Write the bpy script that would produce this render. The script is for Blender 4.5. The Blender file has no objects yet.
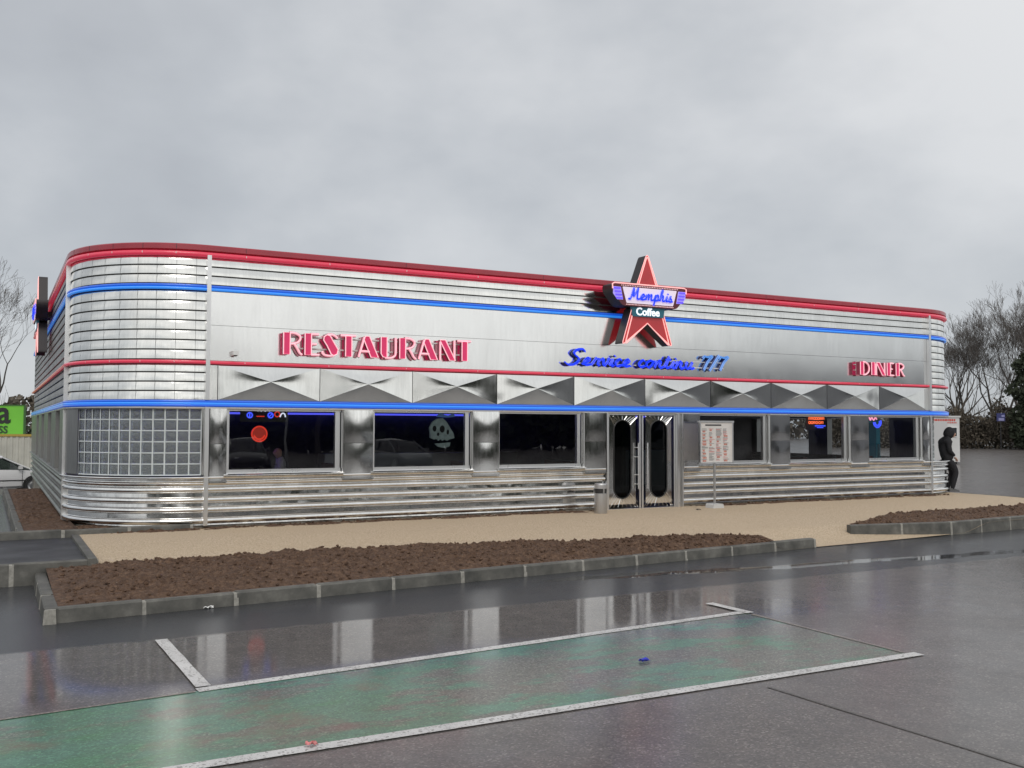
import bpy, bmesh, math, random
from mathutils import Vector, Matrix, noise as mnoise
PI = math.pi
R_ = math.radians
scn = bpy.context.scene
COL = scn.collection
rnd = random.Random(7)

# ------------------------------------------------------------------ helpers
def tag(o, label=None, cat=None, group=None, kind=None):
    if label: o['label'] = label
    if cat: o['category'] = cat
    if group: o['group'] = group
    if kind: o['kind'] = kind
    return o

def empty(name, loc=(0, 0, 0), rz=0, label=None, cat=None, group=None):
    o = bpy.data.objects.new(name, None)
    COL.objects.link(o)
    o.location = loc
    o.rotation_euler = (0, 0, rz)
    o.empty_display_size = .2
    return tag(o, label, cat, group)

class MB:
    def __init__(s):
        s.v = []; s.f = []; s.m = []
    def add(s, vs, fs, mi=0):
        b = len(s.v)
        s.v += [tuple(p) for p in vs]
        s.f += [tuple(b + i for i in f) for f in fs]
        s.m += [mi] * len(fs)
        return s
    def box(s, x0, x1, y0, y1, z0, z1, mi=0):
        vs = [(x, y, z) for z in (z0, z1) for y in (y0, y1) for x in (x0, x1)]
        return s.add(vs, [(0, 2, 3, 1), (4, 5, 7, 6), (0, 1, 5, 4), (2, 6, 7, 3), (0, 4, 6, 2), (1, 3, 7, 5)], mi)
    def prism(s, poly, y0, y1, mi=0, mside=None, fn=None):
        """poly of (x,z) in the XZ plane, extruded from y0 (front) to y1 (back)"""
        n = len(poly)
        vs = [(p[0], y0, p[1]) for p in poly] + [(p[0], y1, p[1]) for p in poly]
        if fn: vs = [fn(v) for v in vs]
        s.add(vs, [tuple(range(n)), tuple(range(2 * n - 1, n - 1, -1))], mi)
        b = len(s.v) - 2 * n
        for i in range(n):
            j = (i + 1) % n
            s.f.append((b + i, b + n + i, b + n + j, b + j)); s.m.append(mi if mside is None else mside)
        return s
    def tube(s, pts, r, sides=6, closed=False, mi=0, r1=None, caps=True):
        pts = [Vector(p) for p in pts]
        n = len(pts)
        if n < 2: return s
        b = len(s.v)
        prev = None
        for i, p in enumerate(pts):
            if closed: t = pts[(i + 1) % n] - pts[i - 1]
            elif i == 0: t = pts[1] - p
            elif i == n - 1: t = p - pts[i - 1]
            else: t = pts[i + 1] - pts[i - 1]
            if t.length < 1e-9: t = Vector((0, 0, 1))
            t.normalize()
            if prev is None:
                a = Vector((0, 0, 1)) if abs(t.z) < .9 else Vector((0, 1, 0))
                u = t.cross(a).normalized()
            else:
                u = (prev - t * prev.dot(t))
                if u.length < 1e-6: u = t.orthogonal()
                u.normalize()
            prev = u
            w = t.cross(u)
            rr = r if r1 is None else r + (r1 - r) * i / (n - 1)
            for k in range(sides):
                a = 2 * PI * k / sides
                s.v.append(tuple(p + (u * math.cos(a) + w * math.sin(a)) * rr))
        m = n if closed else n - 1
        for i in range(m):
            j = (i + 1) % n
            for k in range(sides):
                l = (k + 1) % sides
                s.f.append((b + i * sides + k, b + i * sides + l, b + j * sides + l, b + j * sides + k)); s.m.append(mi)
        if not closed and caps and sides > 2:
            s.f.append(tuple(b + k for k in range(sides - 1, -1, -1))); s.m.append(mi)
            s.f.append(tuple(b + (n - 1) * sides + k for k in range(sides))); s.m.append(mi)
        return s
    def sweep(s, path, prof, closed=False, mi=0, caps=False):
        """path: (x,y,nx,ny); prof: (offset, z)"""
        b = len(s.v); k = len(prof)
        for (x, y, nx, ny) in path:
            for (o, z) in prof:
                s.v.append((x + nx * o, y + ny * o, z))
        kk = k if closed else k - 1
        for i in range(len(path) - 1):
            for j in range(kk):
                l = (j + 1) % k
                s.f.append((b + i * k + j, b + (i + 1) * k + j, b + (i + 1) * k + l, b + i * k + l)); s.m.append(mi)
        if caps:
            s.f.append(tuple(b + j for j in range(k))); s.m.append(mi)
            s.f.append(tuple(b + (len(path) - 1) * k + j for j in range(k - 1, -1, -1))); s.m.append(mi)
        return s
    def lathe(s, prof, c=(0, 0, 0), seg=20, mi=0, axis='z'):
        b = len(s.v); k = len(prof)
        for i in range(seg):
            a = 2 * PI * i / seg
            for (r, z) in prof:
                p = (r * math.cos(a), r * math.sin(a), z)
                if axis == 'y': p = (p[0], p[2], p[1])
                s.v.append((c[0] + p[0], c[1] + p[1], c[2] + p[2]))
        for i in range(seg):
            l = (i + 1) % seg
            for j in range(k - 1):
                s.f.append((b + i * k + j, b + l * k + j, b + l * k + j + 1, b + i * k + j + 1)); s.m.append(mi)
        return s
    def build(s, name, mats, parent=None, smooth=None, label=None):
        me = bpy.data.meshes.new(name)
        me.from_pydata(s.v, [], s.f)
        if not isinstance(mats, (list, tuple)): mats = [mats]
        for m in mats: me.materials.append(m)
        if len(mats) > 1: me.polygons.foreach_set('material_index', s.m)
        me.update()
        if smooth is not None:
            me.polygons.foreach_set('use_smooth', [True] * len(me.polygons))
            me.set_sharp_from_angle(angle=R_(smooth))
        o = bpy.data.objects.new(name, me)
        COL.objects.link(o)
        if parent: o.parent = parent
        if label: o['label'] = label
        return o

def kids(o):
    return [c for c in bpy.data.objects if c.parent == o]
def copy_tree(o, parent=None):
    c = o.copy(); COL.objects.link(c)
    if parent: c.parent = parent
    for ch in kids(o): copy_tree(ch, c)
    return c

def crom(pts, n=5):
    """Catmull-Rom through 2-D or 3-D points"""
    out = []
    P = [Vector(p) for p in pts]
    for i in range(len(P) - 1):
        p0 = P[max(i - 1, 0)]; p1 = P[i]; p2 = P[i + 1]; p3 = P[min(i + 2, len(P) - 1)]
        for k in range(n):
            t = k / n
            out.append(.5 * ((2 * p1) + (p2 - p0) * t + (2 * p0 - 5 * p1 + 4 * p2 - p3) * t * t + (3 * p1 - p0 - 3 * p2 + p3) * t ** 3))
    out.append(P[-1])
    return out

def smooth01(a, b, x):
    t = min(1, max(0, (x - a) / (b - a)))
    return t * t * (3 - 2 * t)

# ------------------------------------------------------------------ materials
def mat(name):
    m = bpy.data.materials.new(name); m.use_nodes = True
    nt = m.node_tree
    return m, nt, nt.nodes['Principled BSDF']
def N(nt, typ, **kw):
    n = nt.nodes.new(typ)
    for k, v in kw.items():
        if k.startswith('i_'):
            key = k[2:].replace('_', ' ')
            n.inputs[key].default_value = v
        else: setattr(n, k, v)
    return n
def pos(nt, scale=(1, 1, 1)):
    g = nt.nodes.new('ShaderNodeNewGeometry')
    mp = nt.nodes.new('ShaderNodeMapping'); mp.inputs['Scale'].default_value = scale
    nt.links.new(g.outputs['Position'], mp.inputs['Vector'])
    return mp.outputs['Vector']
def noise_(nt, scale, detail=3, vec=None, rough=.5):
    n = N(nt, 'ShaderNodeTexNoise', i_Scale=scale, i_Detail=detail, i_Roughness=rough)
    nt.links.new(vec if vec is not None else pos(nt), n.inputs['Vector'])
    return n.outputs['Fac']
def ramp(nt, fac, stops):
    r = nt.nodes.new('ShaderNodeValToRGB')
    e = r.color_ramp.elements
    while len(e) > 1: e.remove(e[-1])
    e[0].position = stops[0][0]; e[0].color = (*stops[0][1], 1) if len(stops[0][1]) == 3 else stops[0][1]
    for p, c in stops[1:]:
        k = e.new(p); k.color = (*c, 1) if len(c) == 3 else c
    nt.links.new(fac, r.inputs['Fac'])
    return r.outputs['Color']
def g3(v): return (v, v, v)
def math_(nt, op, a, b=None, clamp=False):
    n = nt.nodes.new('ShaderNodeMath'); n.operation = op; n.use_clamp = clamp
    for i, x in enumerate((a, b)):
        if x is None: continue
        if isinstance(x, (int, float)): n.inputs[i].default_value = x
        else: nt.links.new(x, n.inputs[i])
    return n.outputs[0]
def mixc(nt, fac, a, b, mode='MIX'):
    n = nt.nodes.new('ShaderNodeMix'); n.data_type = 'RGBA'; n.blend_type = mode
    for sock, x in ((n.inputs[0], fac), (n.inputs[6], a), (n.inputs[7], b)):
        if isinstance(x, (int, float)): sock.default_value = x
        elif isinstance(x, tuple): sock.default_value = (*x, 1) if len(x) == 3 else x
        else: nt.links.new(x, sock)
    return n.outputs[2]
def bump(nt, bs, h, strength=.3, dist=.01, target='Normal'):
    b = nt.nodes.new('ShaderNodeBump')
    b.inputs['Distance'].default_value = dist
    if isinstance(strength, (int, float)): b.inputs['Strength'].default_value = strength
    else: nt.links.new(strength, b.inputs['Strength'])
    nt.links.new(h, b.inputs['Height'])
    nt.links.new(b.outputs[0], bs.inputs[target])
    return b
def simple(name, col, rough=.5, metal=0, emit=None, es=0, var=0.0, vs=6, bmp=0, bs_=40, bd=.003, coat=0, spec=None):
    m, nt, b = mat(name)
    b.inputs['Base Color'].default_value = (*col, 1)
    b.inputs['Roughness'].default_value = rough
    b.inputs['Metallic'].default_value = metal
    if coat: b.inputs['Coat Weight'].default_value = coat; b.inputs['Coat Roughness'].default_value = .08
    if spec is not None: b.inputs['Specular IOR Level'].default_value = spec
    if emit:
        b.inputs['Emission Color'].default_value = (*emit, 1); b.inputs['Emission Strength'].default_value = es
    if var:
        f = noise_(nt, vs, 5)
        c = ramp(nt, f, [(.25, tuple(x * (1 - var) for x in col)), (.75, tuple(min(1, x * (1 + var)) for x in col))])
        nt.links.new(c, b.inputs['Base Color'])
    if bmp:
        bump(nt, b, noise_(nt, bs_, 4), bmp, bd)
    return m

def metal(name, col, r0, r1, wob, wscale, dirt=.15, streak=True):
    """sheet metal: slow buckling bump, water streaks in the gloss"""
    m, nt, b = mat(name)
    b.inputs['Metallic'].default_value = 1
    n1 = noise_(nt, 2.2, 5, pos(nt, (1, 1, .35)))
    n2 = noise_(nt, 9, 4, pos(nt, (3, 3, .3)))
    f = math_(nt, 'ADD', math_(nt, 'MULTIPLY', n1, .6), math_(nt, 'MULTIPLY', n2, .4))
    c = ramp(nt, f, [(.3, tuple(x * (1 - dirt) for x in col)), (.62, col)])
    nt.links.new(c, b.inputs['Base Color'])
    r = nt.nodes.new('ShaderNodeMapRange'); nt.links.new(f, r.inputs[0])
    r.inputs[1].default_value = .3; r.inputs[2].default_value = .7; r.inputs[3].default_value = r1; r.inputs[4].default_value = r0
    nt.links.new(r.outputs[0], b.inputs['Roughness'])
    if wob: bump(nt, b, noise_(nt, wscale, 1.5), 1.0, wob)
    return m

M = {}
M['mirror'] = metal('mirror_steel', (.86, .86, .85), .05, .13, .004, 1.6)
M['rib'] = metal('ribbed_steel', (.84, .84, .81), .08, .20, .0045, 4.5, .2)
M['rail'] = metal('rail_steel', (.86, .86, .85), .05, .16, .003, 4.0, .22)
M['fascia'] = metal('fascia_steel', (.82, .82, .81), .12, .18, .003, .9, .05)
M['diamond'] = metal('diamond_steel', (.80, .80, .78), .06, .12, .005, 1.6, .10)
M['side'] = metal('side_steel_dimmed', (.34, .34, .33), .30, .45, .003, 2.0, .3)  # side-wall steel: its dark reflections are put into a darker base colour
M['alu'] = metal('window_aluminium', (.78, .78, .78), .25, .35, 0, 1, .1)
M['darkgap'] = simple('dark_gap', (.03, .03, .03), .6)
M['coping'] = simple('red_coping_paint', (.36, .022, .042), .35, var=.12, vs=3, coat=.4)
M['red_neon'] = simple('red_neon', (.45, .02, .05), .3, emit=(.85, .06, .12), es=.42, coat=.6)
M['red_tray'] = simple('red_tray', (.33, .02, .04), .35)
M['blue_neon'] = simple('blue_neon', (.02, .10, .45), .3, emit=(.0, .11, .80), es=.50, coat=.6)
M['blue_core'] = simple('blue_neon_core', (.05, .2, .6), .3, emit=(.01, .26, .92), es=.62, coat=.6)
M['blue_tray'] = simple('blue_tray', (.01, .07, .35), .35)
M['concrete'] = simple('plinth_concrete', (.27, .25, .21), .85, var=.45, vs=2.5, bmp=.4)
M['white'] = simple('white_paint', (.75, .75, .74), .5, var=.05)
M['black'] = simple('black_plastic', (.02, .02, .02), .5)
M['darkmetal'] = simple('dark_metal', (.06, .06, .065), .4, .6)
M['galv'] = metal('galvanised', (.55, .55, .55), .35, .5, 0, 1, .2)

def glass_mat(name, tint, ior=1.5, rough=.01, wob=.0015):
    m, nt, b = mat(name)
    out = nt.nodes['Material Output']; nt.nodes.remove(b)
    tr = N(nt, 'ShaderNodeBsdfTransparent'); tr.inputs[0].default_value = (*tint, 1)
    gl = N(nt, 'ShaderNodeBsdfGlossy'); gl.inputs['Roughness'].default_value = rough
    fr = N(nt, 'ShaderNodeFresnel'); fr.inputs[0].default_value = ior
    bp = nt.nodes.new('ShaderNodeBump'); bp.inputs['Distance'].default_value = wob; bp.inputs['Strength'].default_value = 1
    nt.links.new(noise_(nt, 1.6, 1), bp.inputs['Height'])
    nt.links.new(bp.outputs[0], gl.inputs['Normal'])
    mx = N(nt, 'ShaderNodeMixShader')
    nt.links.new(fr.outputs[0], mx.inputs[0]); nt.links.new(tr.outputs[0], mx.inputs[1]); nt.links.new(gl.outputs[0], mx.inputs[2])
    nt.links.new(mx.outputs[0], out.inputs[0])
    return m
M['glass'] = glass_mat('window_glass', (.75, .78, .80), 2.0)
M['carglass'] = glass_mat('car_glass', (.25, .30, .29), 1.6)
def block_mat():
    m, nt, b = mat('wavy_glass_block')
    b.inputs['Base Color'].default_value = (.72, .80, .80, 1)
    b.inputs['Transmission Weight'].default_value = .78
    b.inputs['Roughness'].default_value = .12
    b.inputs['IOR'].default_value = 1.35
    bump(nt, b, noise_(nt, 22, 4, None, .65), 1, .035)
    return m
M['block'] = block_mat()
M['mortar'] = simple('white_mortar', (.62, .66, .66), .6, var=.1)

# wet ground: a satin base under a water film whose roughness and ripple follow where water stands
def wet(name, colfn, film=(.05, .30), standing=None, rough=.75, bumpd=.004, coatw=1.0, basew=.62):
    m, nt, b = mat(name)
    nt.links.new(colfn(nt), b.inputs['Base Color'])
    b.inputs['Roughness'].default_value = rough
    b.inputs['Coat IOR'].default_value = 1.36
    sep = nt.nodes.new('ShaderNodeSeparateXYZ'); nt.links.new(pos(nt), sep.inputs[0])
    big = noise_(nt, .55, 4); mid = noise_(nt, 2.3, 5)
    nz = math_(nt, 'ADD', math_(nt, 'MULTIPLY', math_(nt, 'SUBTRACT', big, .5), 1.5), math_(nt, 'MULTIPLY', math_(nt, 'SUBTRACT', mid, .5), .7))
    if standing:
        w = standing(nt, sep, nz)
    else:
        w = math_(nt, 'ADD', math_(nt, 'MULTIPLY', nz, 1.4), .35, True)
    mr = nt.nodes.new('ShaderNodeMapRange'); nt.links.new(w, mr.inputs[0])
    mr.inputs[3].default_value = film[1]; mr.inputs[4].default_value = film[0]
    nt.links.new(mr.outputs[0], b.inputs['Coat Roughness'])
    nt.links.new(math_(nt, 'ADD', basew * coatw, math_(nt, 'MULTIPLY', w, (1 - basew) * coatw)), b.inputs['Coat Weight'])
    grain = noise_(nt, 95, 4, None, .75)
    bump(nt, b, grain, .6, bumpd)
    dry = math_(nt, 'SUBTRACT', 1.0, w, True)
    cb = bump(nt, b, math_(nt, 'ADD', math_(nt, 'MULTIPLY', grain, .5), mid), math_(nt, 'MULTIPLY', dry, .22), .004, 'Coat Normal')
    return m

def lot_standing(nt, sep, nz):
    x, y = sep.outputs[0], sep.outputs[1]
    # shallow sheet of water over the worn asphalt between the fresh strip and the painted bay
    a = math_(nt, 'MULTIPLY', math_(nt, 'ADD', y, 10.0), .9, True)                       # 0 at y=-10 .. 1 at -8.9
    c = math_(nt, 'MULTIPLY', math_(nt, 'SUBTRACT', -7.15, math_(nt, 'ADD', y, math_(nt, 'MULTIPLY', nz, .15))), 9.0, True)
    d = math_(nt, 'MULTIPLY', math_(nt, 'SUBTRACT', 6.2, math_(nt, 'ADD', x, math_(nt, 'MULTIPLY', nz, 3.0))), .45, True)
    sheet = math_(nt, 'MULTIPLY', math_(nt, 'MULTIPLY', math_(nt, 'MULTIPLY', a, c), d), math_(nt, 'ADD', .82, math_(nt, 'MULTIPLY', nz, .35), True))
    # gutter puddles along the fresh strip
    ln = math_(nt, 'ADD', math_(nt, 'ADD', y, 5.55), math_(nt, 'MULTIPLY', x, .105))      # 0 on the line
    ab = math_(nt, 'ABSOLUTE', math_(nt, 'ADD', ln, math_(nt, 'MULTIPLY', nz, .25)))
    pn = noise_(nt, .9, 3, pos(nt, (1, 1, 1)))
    gut = math_(nt, 'MULTIPLY', math_(nt, 'SUBTRACT', math_(nt, 'MULTIPLY', pn, .40), ab), 14.0, True)
    gut = math_(nt, 'MULTIPLY', gut, math_(nt, 'MULTIPLY', math_(nt, 'SUBTRACT', x, 3.0), 2.0, True))
    base = math_(nt, 'ADD', math_(nt, 'MULTIPLY', nz, .8), .42, True)
    strip_ = math_(nt, 'MULTIPLY', math_(nt, 'ADD', y, 7.3), 8.0, True)
    base = math_(nt, 'MULTIPLY', base, math_(nt, 'SUBTRACT', 1.0, math_(nt, 'MULTIPLY', strip_, .7)))
    return math_(nt, 'MAXIMUM', math_(nt, 'MAXIMUM', sheet, gut), base)

def stones(nt, scale, stops):
    v = nt.nodes.new('ShaderNodeTexVoronoi'); v.inputs['Scale'].default_value = scale
    nt.links.new(pos(nt), v.inputs['Vector'])
    sp_ = nt.nodes.new('ShaderNodeSeparateColor'); nt.links.new(v.outputs['Color'], sp_.inputs[0])
    return ramp(nt, math_(nt, 'ADD', math_(nt, 'MULTIPLY', sp_.outputs[0], .75), math_(nt, 'MULTIPLY', noise_(nt, 14, 5, None, .7), .25)), stops)
def asphalt_col(nt):
    sp = noise_(nt, 48, 5, None, .85); n2 = noise_(nt, .7, 5); n3 = noise_(nt, 5, 5)
    old = stones(nt, 75, [(.15, (.058, .049, .045)), (.50, (.098, .084, .077)), (.78, (.135, .117, .107)), (.88, (.26, .23, .212))])
    old = mixc(nt, math_(nt, 'MULTIPLY', n2, .4), old, (.10, .084, .077))
    old = mixc(nt, ramp(nt, n3, [(.35, g3(.35)), (.65, g3(0))]), old, (.03, .028, .028))
    new = ramp(nt, sp, [(.4, (.011, .012, .015)), (.60, (.024, .026, .030)), (.74, (.05, .052, .056))])
    sep = nt.nodes.new('ShaderNodeSeparateXYZ'); nt.links.new(pos(nt), sep.inputs[0])
    e = math_(nt, 'ADD', sep.outputs[1], math_(nt, 'ADD', 7.25, math_(nt, 'MULTIPLY', math_(nt, 'SUBTRACT', n3, .5), .25)))
    f = math_(nt, 'MULTIPLY', e, 14.0, True)
    # the fresh strip runs only along the plaza, the lots beside and behind the building are old
    g = math_(nt, 'MULTIPLY', math_(nt, 'SUBTRACT', 17.5, math_(nt, 'ADD', sep.outputs[0], math_(nt, 'MULTIPLY', n3, 1.5))), .5, True)
    f = math_(nt, 'MULTIPLY', f, g)
    return mixc(nt, f, old, new)
M['asphalt'] = wet('wet_asphalt', asphalt_col, (.03, .24), lot_standing)
def path_col(nt):
    return ramp(nt, noise_(nt, 200, 2), [(.4, (.013, .014, .017)), (.72, (.026, .028, .034))])
M['path'] = wet('wet_fresh_asphalt', path_col, (.3, .5), basew=.3)
def paint_col(nt):
    big = noise_(nt, .9, 5, pos(nt, (1, 1.8, 1))); fine = noise_(nt, 48, 5, None, .85); n3 = noise_(nt, 2.2, 6, pos(nt, (1, 2.4, 1)), .65)
    sp = stones(nt, 75, [(.15, (.060, .053, .044)), (.50, (.100, .090, .075)), (.78, (.140, .126, .108)), (.88, (.25, .225, .20))])
    w = math_(nt, 'ADD', math_(nt, 'MULTIPLY', big, .6), math_(nt, 'MULTIPLY', n3, .55))
    green = mixc(nt, .55, ramp(nt, n3, [(.35, (.02, .21, .065)), (.5, (.035, .15, .095)), (.65, (.05, .20, .15))]), mixc(nt, 1.0, sp, (.55, 1.75, 1.05), 'MULTIPLY'))
    sep = nt.nodes.new('ShaderNodeSeparateXYZ'); nt.links.new(pos(nt), sep.inputs[0])
    worn = math_(nt, 'SUBTRACT', w, math_(nt, 'MULTIPLY', math_(nt, 'ADD', sep.outputs[0], 1.6), .012, True))
    c = mixc(nt, ramp(nt, worn, [(.47, g3(.10)), (.525, g3(.36)), (.575, g3(.95))]), sp, green)
    rn = noise_(nt, 1.7, 5, None, .6)
    rd = math_(nt, 'MULTIPLY', math_(nt, 'SUBTRACT', rn, .56), 7.0, True)
    return mixc(nt, math_(nt, 'MULTIPLY', rd, .5), c, (.17, .075, .05))
def paint_standing(nt, sep, nz):
    y = sep.outputs[1]
    a = math_(nt, 'MULTIPLY', math_(nt, 'ADD', y, 10.6), .6, True)
    return math_(nt, 'MAXIMUM', math_(nt, 'MULTIPLY', a, .8), math_(nt, 'ADD', math_(nt, 'MULTIPLY', nz, .6), .35, True))
M['greenpaint'] = wet('worn_green_paint', paint_col, (.05, .20), paint_standing, basew=.75)
def line_col(nt):
    n = noise_(nt, 70, 5, None, .85); w = noise_(nt, 3, 4)
    f = math_(nt, 'ADD', math_(nt, 'MULTIPLY', n, .8), math_(nt, 'MULTIPLY', w, .35))
    base = ramp(nt, f, [(.42, (.14, .13, .13)), (.50, (.52, .51, .50)), (.75, (.74, .73, .72))])
    chip = stones(nt, 62, [(.20, g3(.8)), (.27, g3(0))])
    return mixc(nt, chip, base, (.18, .17, .16))
M['line'] = wet('worn_white_line', line_col, (.25, .5))
M['faintline'] = wet('faint_line', lambda nt: ramp(nt, noise_(nt, 60, 4), [(.4, (.11, .085, .07)), (.65, (.26, .23, .20))]), (.1, .3))
M['crack'] = wet('dark_joint', lambda nt: ramp(nt, noise_(nt, 60, 4), [(.4, (.045, .040, .036)), (.65, (.12, .104, .095))]), (.2, .4))
def sand_col(nt):
    sp = noise_(nt, 42, 5, None, .85); big = noise_(nt, .8, 4)
    c = ramp(nt, sp, [(.36, (.20, .145, .095)), (.48, (.47, .365, .25)), (.62, (.68, .57, .42))])
    c = mixc(nt, ramp(nt, noise_(nt, 26, 2), [(.66, g3(0)), (.74, g3(.7))]), c, (.60, .52, .42))
    return mixc(nt, math_(nt, 'MULTIPLY', big, .35), c, (.43, .32, .20))
m, nt, b = mat('resin_gravel'); nt.links.new(sand_col(nt), b.inputs['Base Color']); b.inputs['Roughness'].default_value = .75
bump(nt, b, noise_(nt, 90, 4), .6, .006); M['sand'] = m
def soil_col(nt):
    f = noise_(nt, 14, 9, None, .75); g = noise_(nt, 1.1, 3)
    c = ramp(nt, f, [(.3, (.040, .019, .010)), (.5, (.10, .052, .028)), (.66, (.21, .125, .075))])
    c = mixc(nt, math_(nt, 'MULTIPLY', g, .45), c, (.065, .040, .027))
    return mixc(nt, ramp(nt, noise_(nt, 30, 2), [(.70, g3(0)), (.74, g3(.5))]), c, (.30, .25, .20))
m, nt, b = mat('turned_soil'); nt.links.new(soil_col(nt), b.inputs['Base Color']); b.inputs['Roughness'].default_value = .8
bump(nt, b, noise_(nt, 35, 6, None, .7), .9, .02); M['soil'] = m
m, nt, b = mat('kerb_concrete')
c = ramp(nt, noise_(nt, 3.5, 6, None, .65), [(.3, (.055, .055, .050)), (.55, (.115, .112, .10)), (.75, (.20, .195, .175))])
nt.links.new(c, b.inputs['Base Color']); b.inputs['Roughness'].default_value = .6
bump(nt, b, noise_(nt, 80, 4), .4, .003); M['kerb'] = m
M['joint'] = simple('pale_mortar', (.30, .29, .26), .8, var=.3, vs=20)

# ------------------------------------------------------------------ terrain
def gz(x, y):
    z = -.3 + (.14 + .11 * smooth01(19.62, 19.72, x)) * smooth01(-3.18, -3.08, y)
    wx = 1 - smooth01(-1.0, 7.0, x)
    z -= .75 * smooth01(12.5, 21, y) * wx
    return z
def axis(a, b, fine):
    out = set([a, b])
    for (p, q, st) in fine:
        t = p
        while t <= q + 1e-6: out.add(round(t, 3)); t += st
    return sorted(out)
xs = axis(-320, 320, [(-320, 320, 20), (-12, 24, 1.5), (19.60, 19.74, .02)])
ys = axis(-320, 320, [(-320, 320, 20), (-16, 24, 1.5), (-3.2, -3.06, .02)])
g = MB()
g.v = [(x, y, gz(x, y)) for y in ys for x in xs]
nx_ = len(xs)
g.f = [(j * nx_ + i, j * nx_ + i + 1, (j + 1) * nx_ + i + 1, (j + 1) * nx_ + i) for j in range(len(ys) - 1) for i in range(nx_ - 1)]
g.m = [0] * len(g.f)
tag(g.build('ground', M['asphalt'], smooth=30), 'wet grey asphalt car park reflecting the diner', None, None, 'structure')

def back(x):
    return -3.2 - 1.25 * smooth01(0, 8.6, x)
def kf(x):      # road line at the foot of the kerb
    if x < 9.1: return -5.98 + (x + 2.7) * (1.08 / 11.8)
    return -4.90 + (x - 9.1) * .055

def plaza_z(x, y):
    z = -.11 * smooth01(-1.0, -4.6, y)
    if x < 8.2 and y < back(x) + .06: return -.3
    if 11.1 < x and (-4.28 - .182 * (x - 10.65) if x < 12.9 else kf(x)) + .06 < y < -4.1 + .9 * smooth01(11, 13.5, x): return -.3
    z -= .18 * smooth01(-3.6, -4.85, y) * smooth01(7.8, 8.5, x) * (1 - smooth01(13.2, 14.2, x))
    return z
def patch(name, x0, x1, nx, yf, yb, ny, zf, m, kind='structure', label=None, jit=None, skirt=.0, smooth=30):
    p = MB()
    for i in range(nx + 1):
        x = x0 + (x1 - x0) * i / nx
        a, b_ = yf(x), yb(x)
        for j in range(ny + 1):
            v = j / ny; y = a + (b_ - a) * v
            dz = jit(x, y, i / nx, v) if jit else 0
            p.v.append((x, y, zf(x, y) + dz))
    p.f = [(i * (ny + 1) + j, (i + 1) * (ny + 1) + j, (i + 1) * (ny + 1) + j + 1, i * (ny + 1) + j + 1) for i in range(nx) for j in range(ny)]
    p.m = [0] * len(p.f)
    return tag(p.build(name, m, smooth=smooth), label, None, None, kind)

patch('plaza_paving', -2.0, 19.6, 180, kf, lambda x: .6, 110, plaza_z, M['sand'], label='beige resin gravel terrace in front of the diner')
patch('side_path', -14, -2.09, 12, lambda x: -3.12, lambda x: -.17, 6, lambda x, y: -.035, M['path'], label='fresh black asphalt path beside the terrace')
e = MB(); e.box(-2.09, -1.98, -3.3, -.17, -.2, .008)
tag(e.build('path_edging', M['kerb']), 'thin concrete edging between asphalt path and gravel terrace', None, None, 'structure')
e = MB(); e.box(19.6, 19.72, -4.25, .2, -.2, .004)
tag(e.build('terrace_edging', M['kerb']), 'concrete edging at the end of the gravel terrace', None, None, 'structure')

# kerbs: stones with mortar joints
def kerb_run(name, pts, w, ztop, zbot, label, stone=1.0, jw=.035, side=1, seed=1, ztop_fn=None):
    """pts: polyline of the foot of the road face, the stones lie on the side*left of it"""
    rr = random.Random(seed)
    st = MB(); jo = MB()
    for a, b_ in zip(pts[:-1], pts[1:]):
        a = Vector((*a, 0)); b_ = Vector((*b_, 0)); d = b_ - a; L = d.length; d.normalize()
        n = Vector((-d.y, d.x, 0)) * side
        k = max(1, round(L / stone)); sl = L / k
        for i in range(k):
            s0 = i * sl + jw / 2; s1 = (i + 1) * sl - jw / 2
            ch = .018; dz = rr.uniform(-.006, .006); dn = rr.uniform(-.006, .006)
            zt = ztop + dz
            sec = [(dn, zbot), (dn + .012, zt - ch), (dn + .012 + ch, zt), (w - .01, zt), (w, zt - .01), (w, zbot)]
            vs = []
            for s in (s0, s1):
                for (o, z) in sec:
                    p = a + d * s + n * o; vs.append((p.x, p.y, z))
            m_ = len(sec)
            fs = [tuple(range(m_)), tuple(range(2 * m_ - 1, m_ - 1, -1))] + [(q, m_ + q, m_ + (q + 1) % m_, (q + 1) % m_) for q in range(m_)]
            st.add(vs, fs, 0)
            if i < k - 1 or True:
                sec2 = [(.008, zbot), (.022, ztop - .02), (.03, ztop - .006), (w - .02, ztop - .006), (w - .01, zbot)]
                vs = []
                for s in (s1 - .002, s1 + jw + .002 + rr.uniform(0, .02)):
                    for (o, z) in sec2:
                        p = a + d * s + n * (o - .012 * (1)); vs.append((p.x, p.y, z))
                m_ = len(sec2)
                st.add(vs, [tuple(range(m_)), tuple(range(2 * m_ - 1, m_ - 1, -1))] + [(q, m_ + q, m_ + (q + 1) % m_, (q + 1) % m_) for q in range(m_)], 1)
    return tag(st.build(name, [M['kerb'], M['joint']]), label, None, None, 'structure')
kerb_run('kerb', [(-2.72, kf(-2.72)), (9.15, kf(9.15))], .13, -.15, -.34, 'grey concrete kerb along the front of the long soil bed', seed=2)
kerb_run('kerb', [(-2.72, -3.1), (-2.72, kf(-2.72) + .01)], .15, -.145, -.34, 'pale concrete kerb at the short end of the soil bed', side=1, seed=3, stone=.9)
kerb_run('kerb', [(-14, -3.2), (-1.98, -3.2)], .12, -.02, -.34, 'concrete kerb along the front of the black asphalt path', side=1, seed=4)
kerb_run('kerb', [(-14, -.16), (-.25, -.14)], .11, .085, -.1, 'concrete kerb between the path and the rounded corner of the diner', seed=5)
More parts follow.
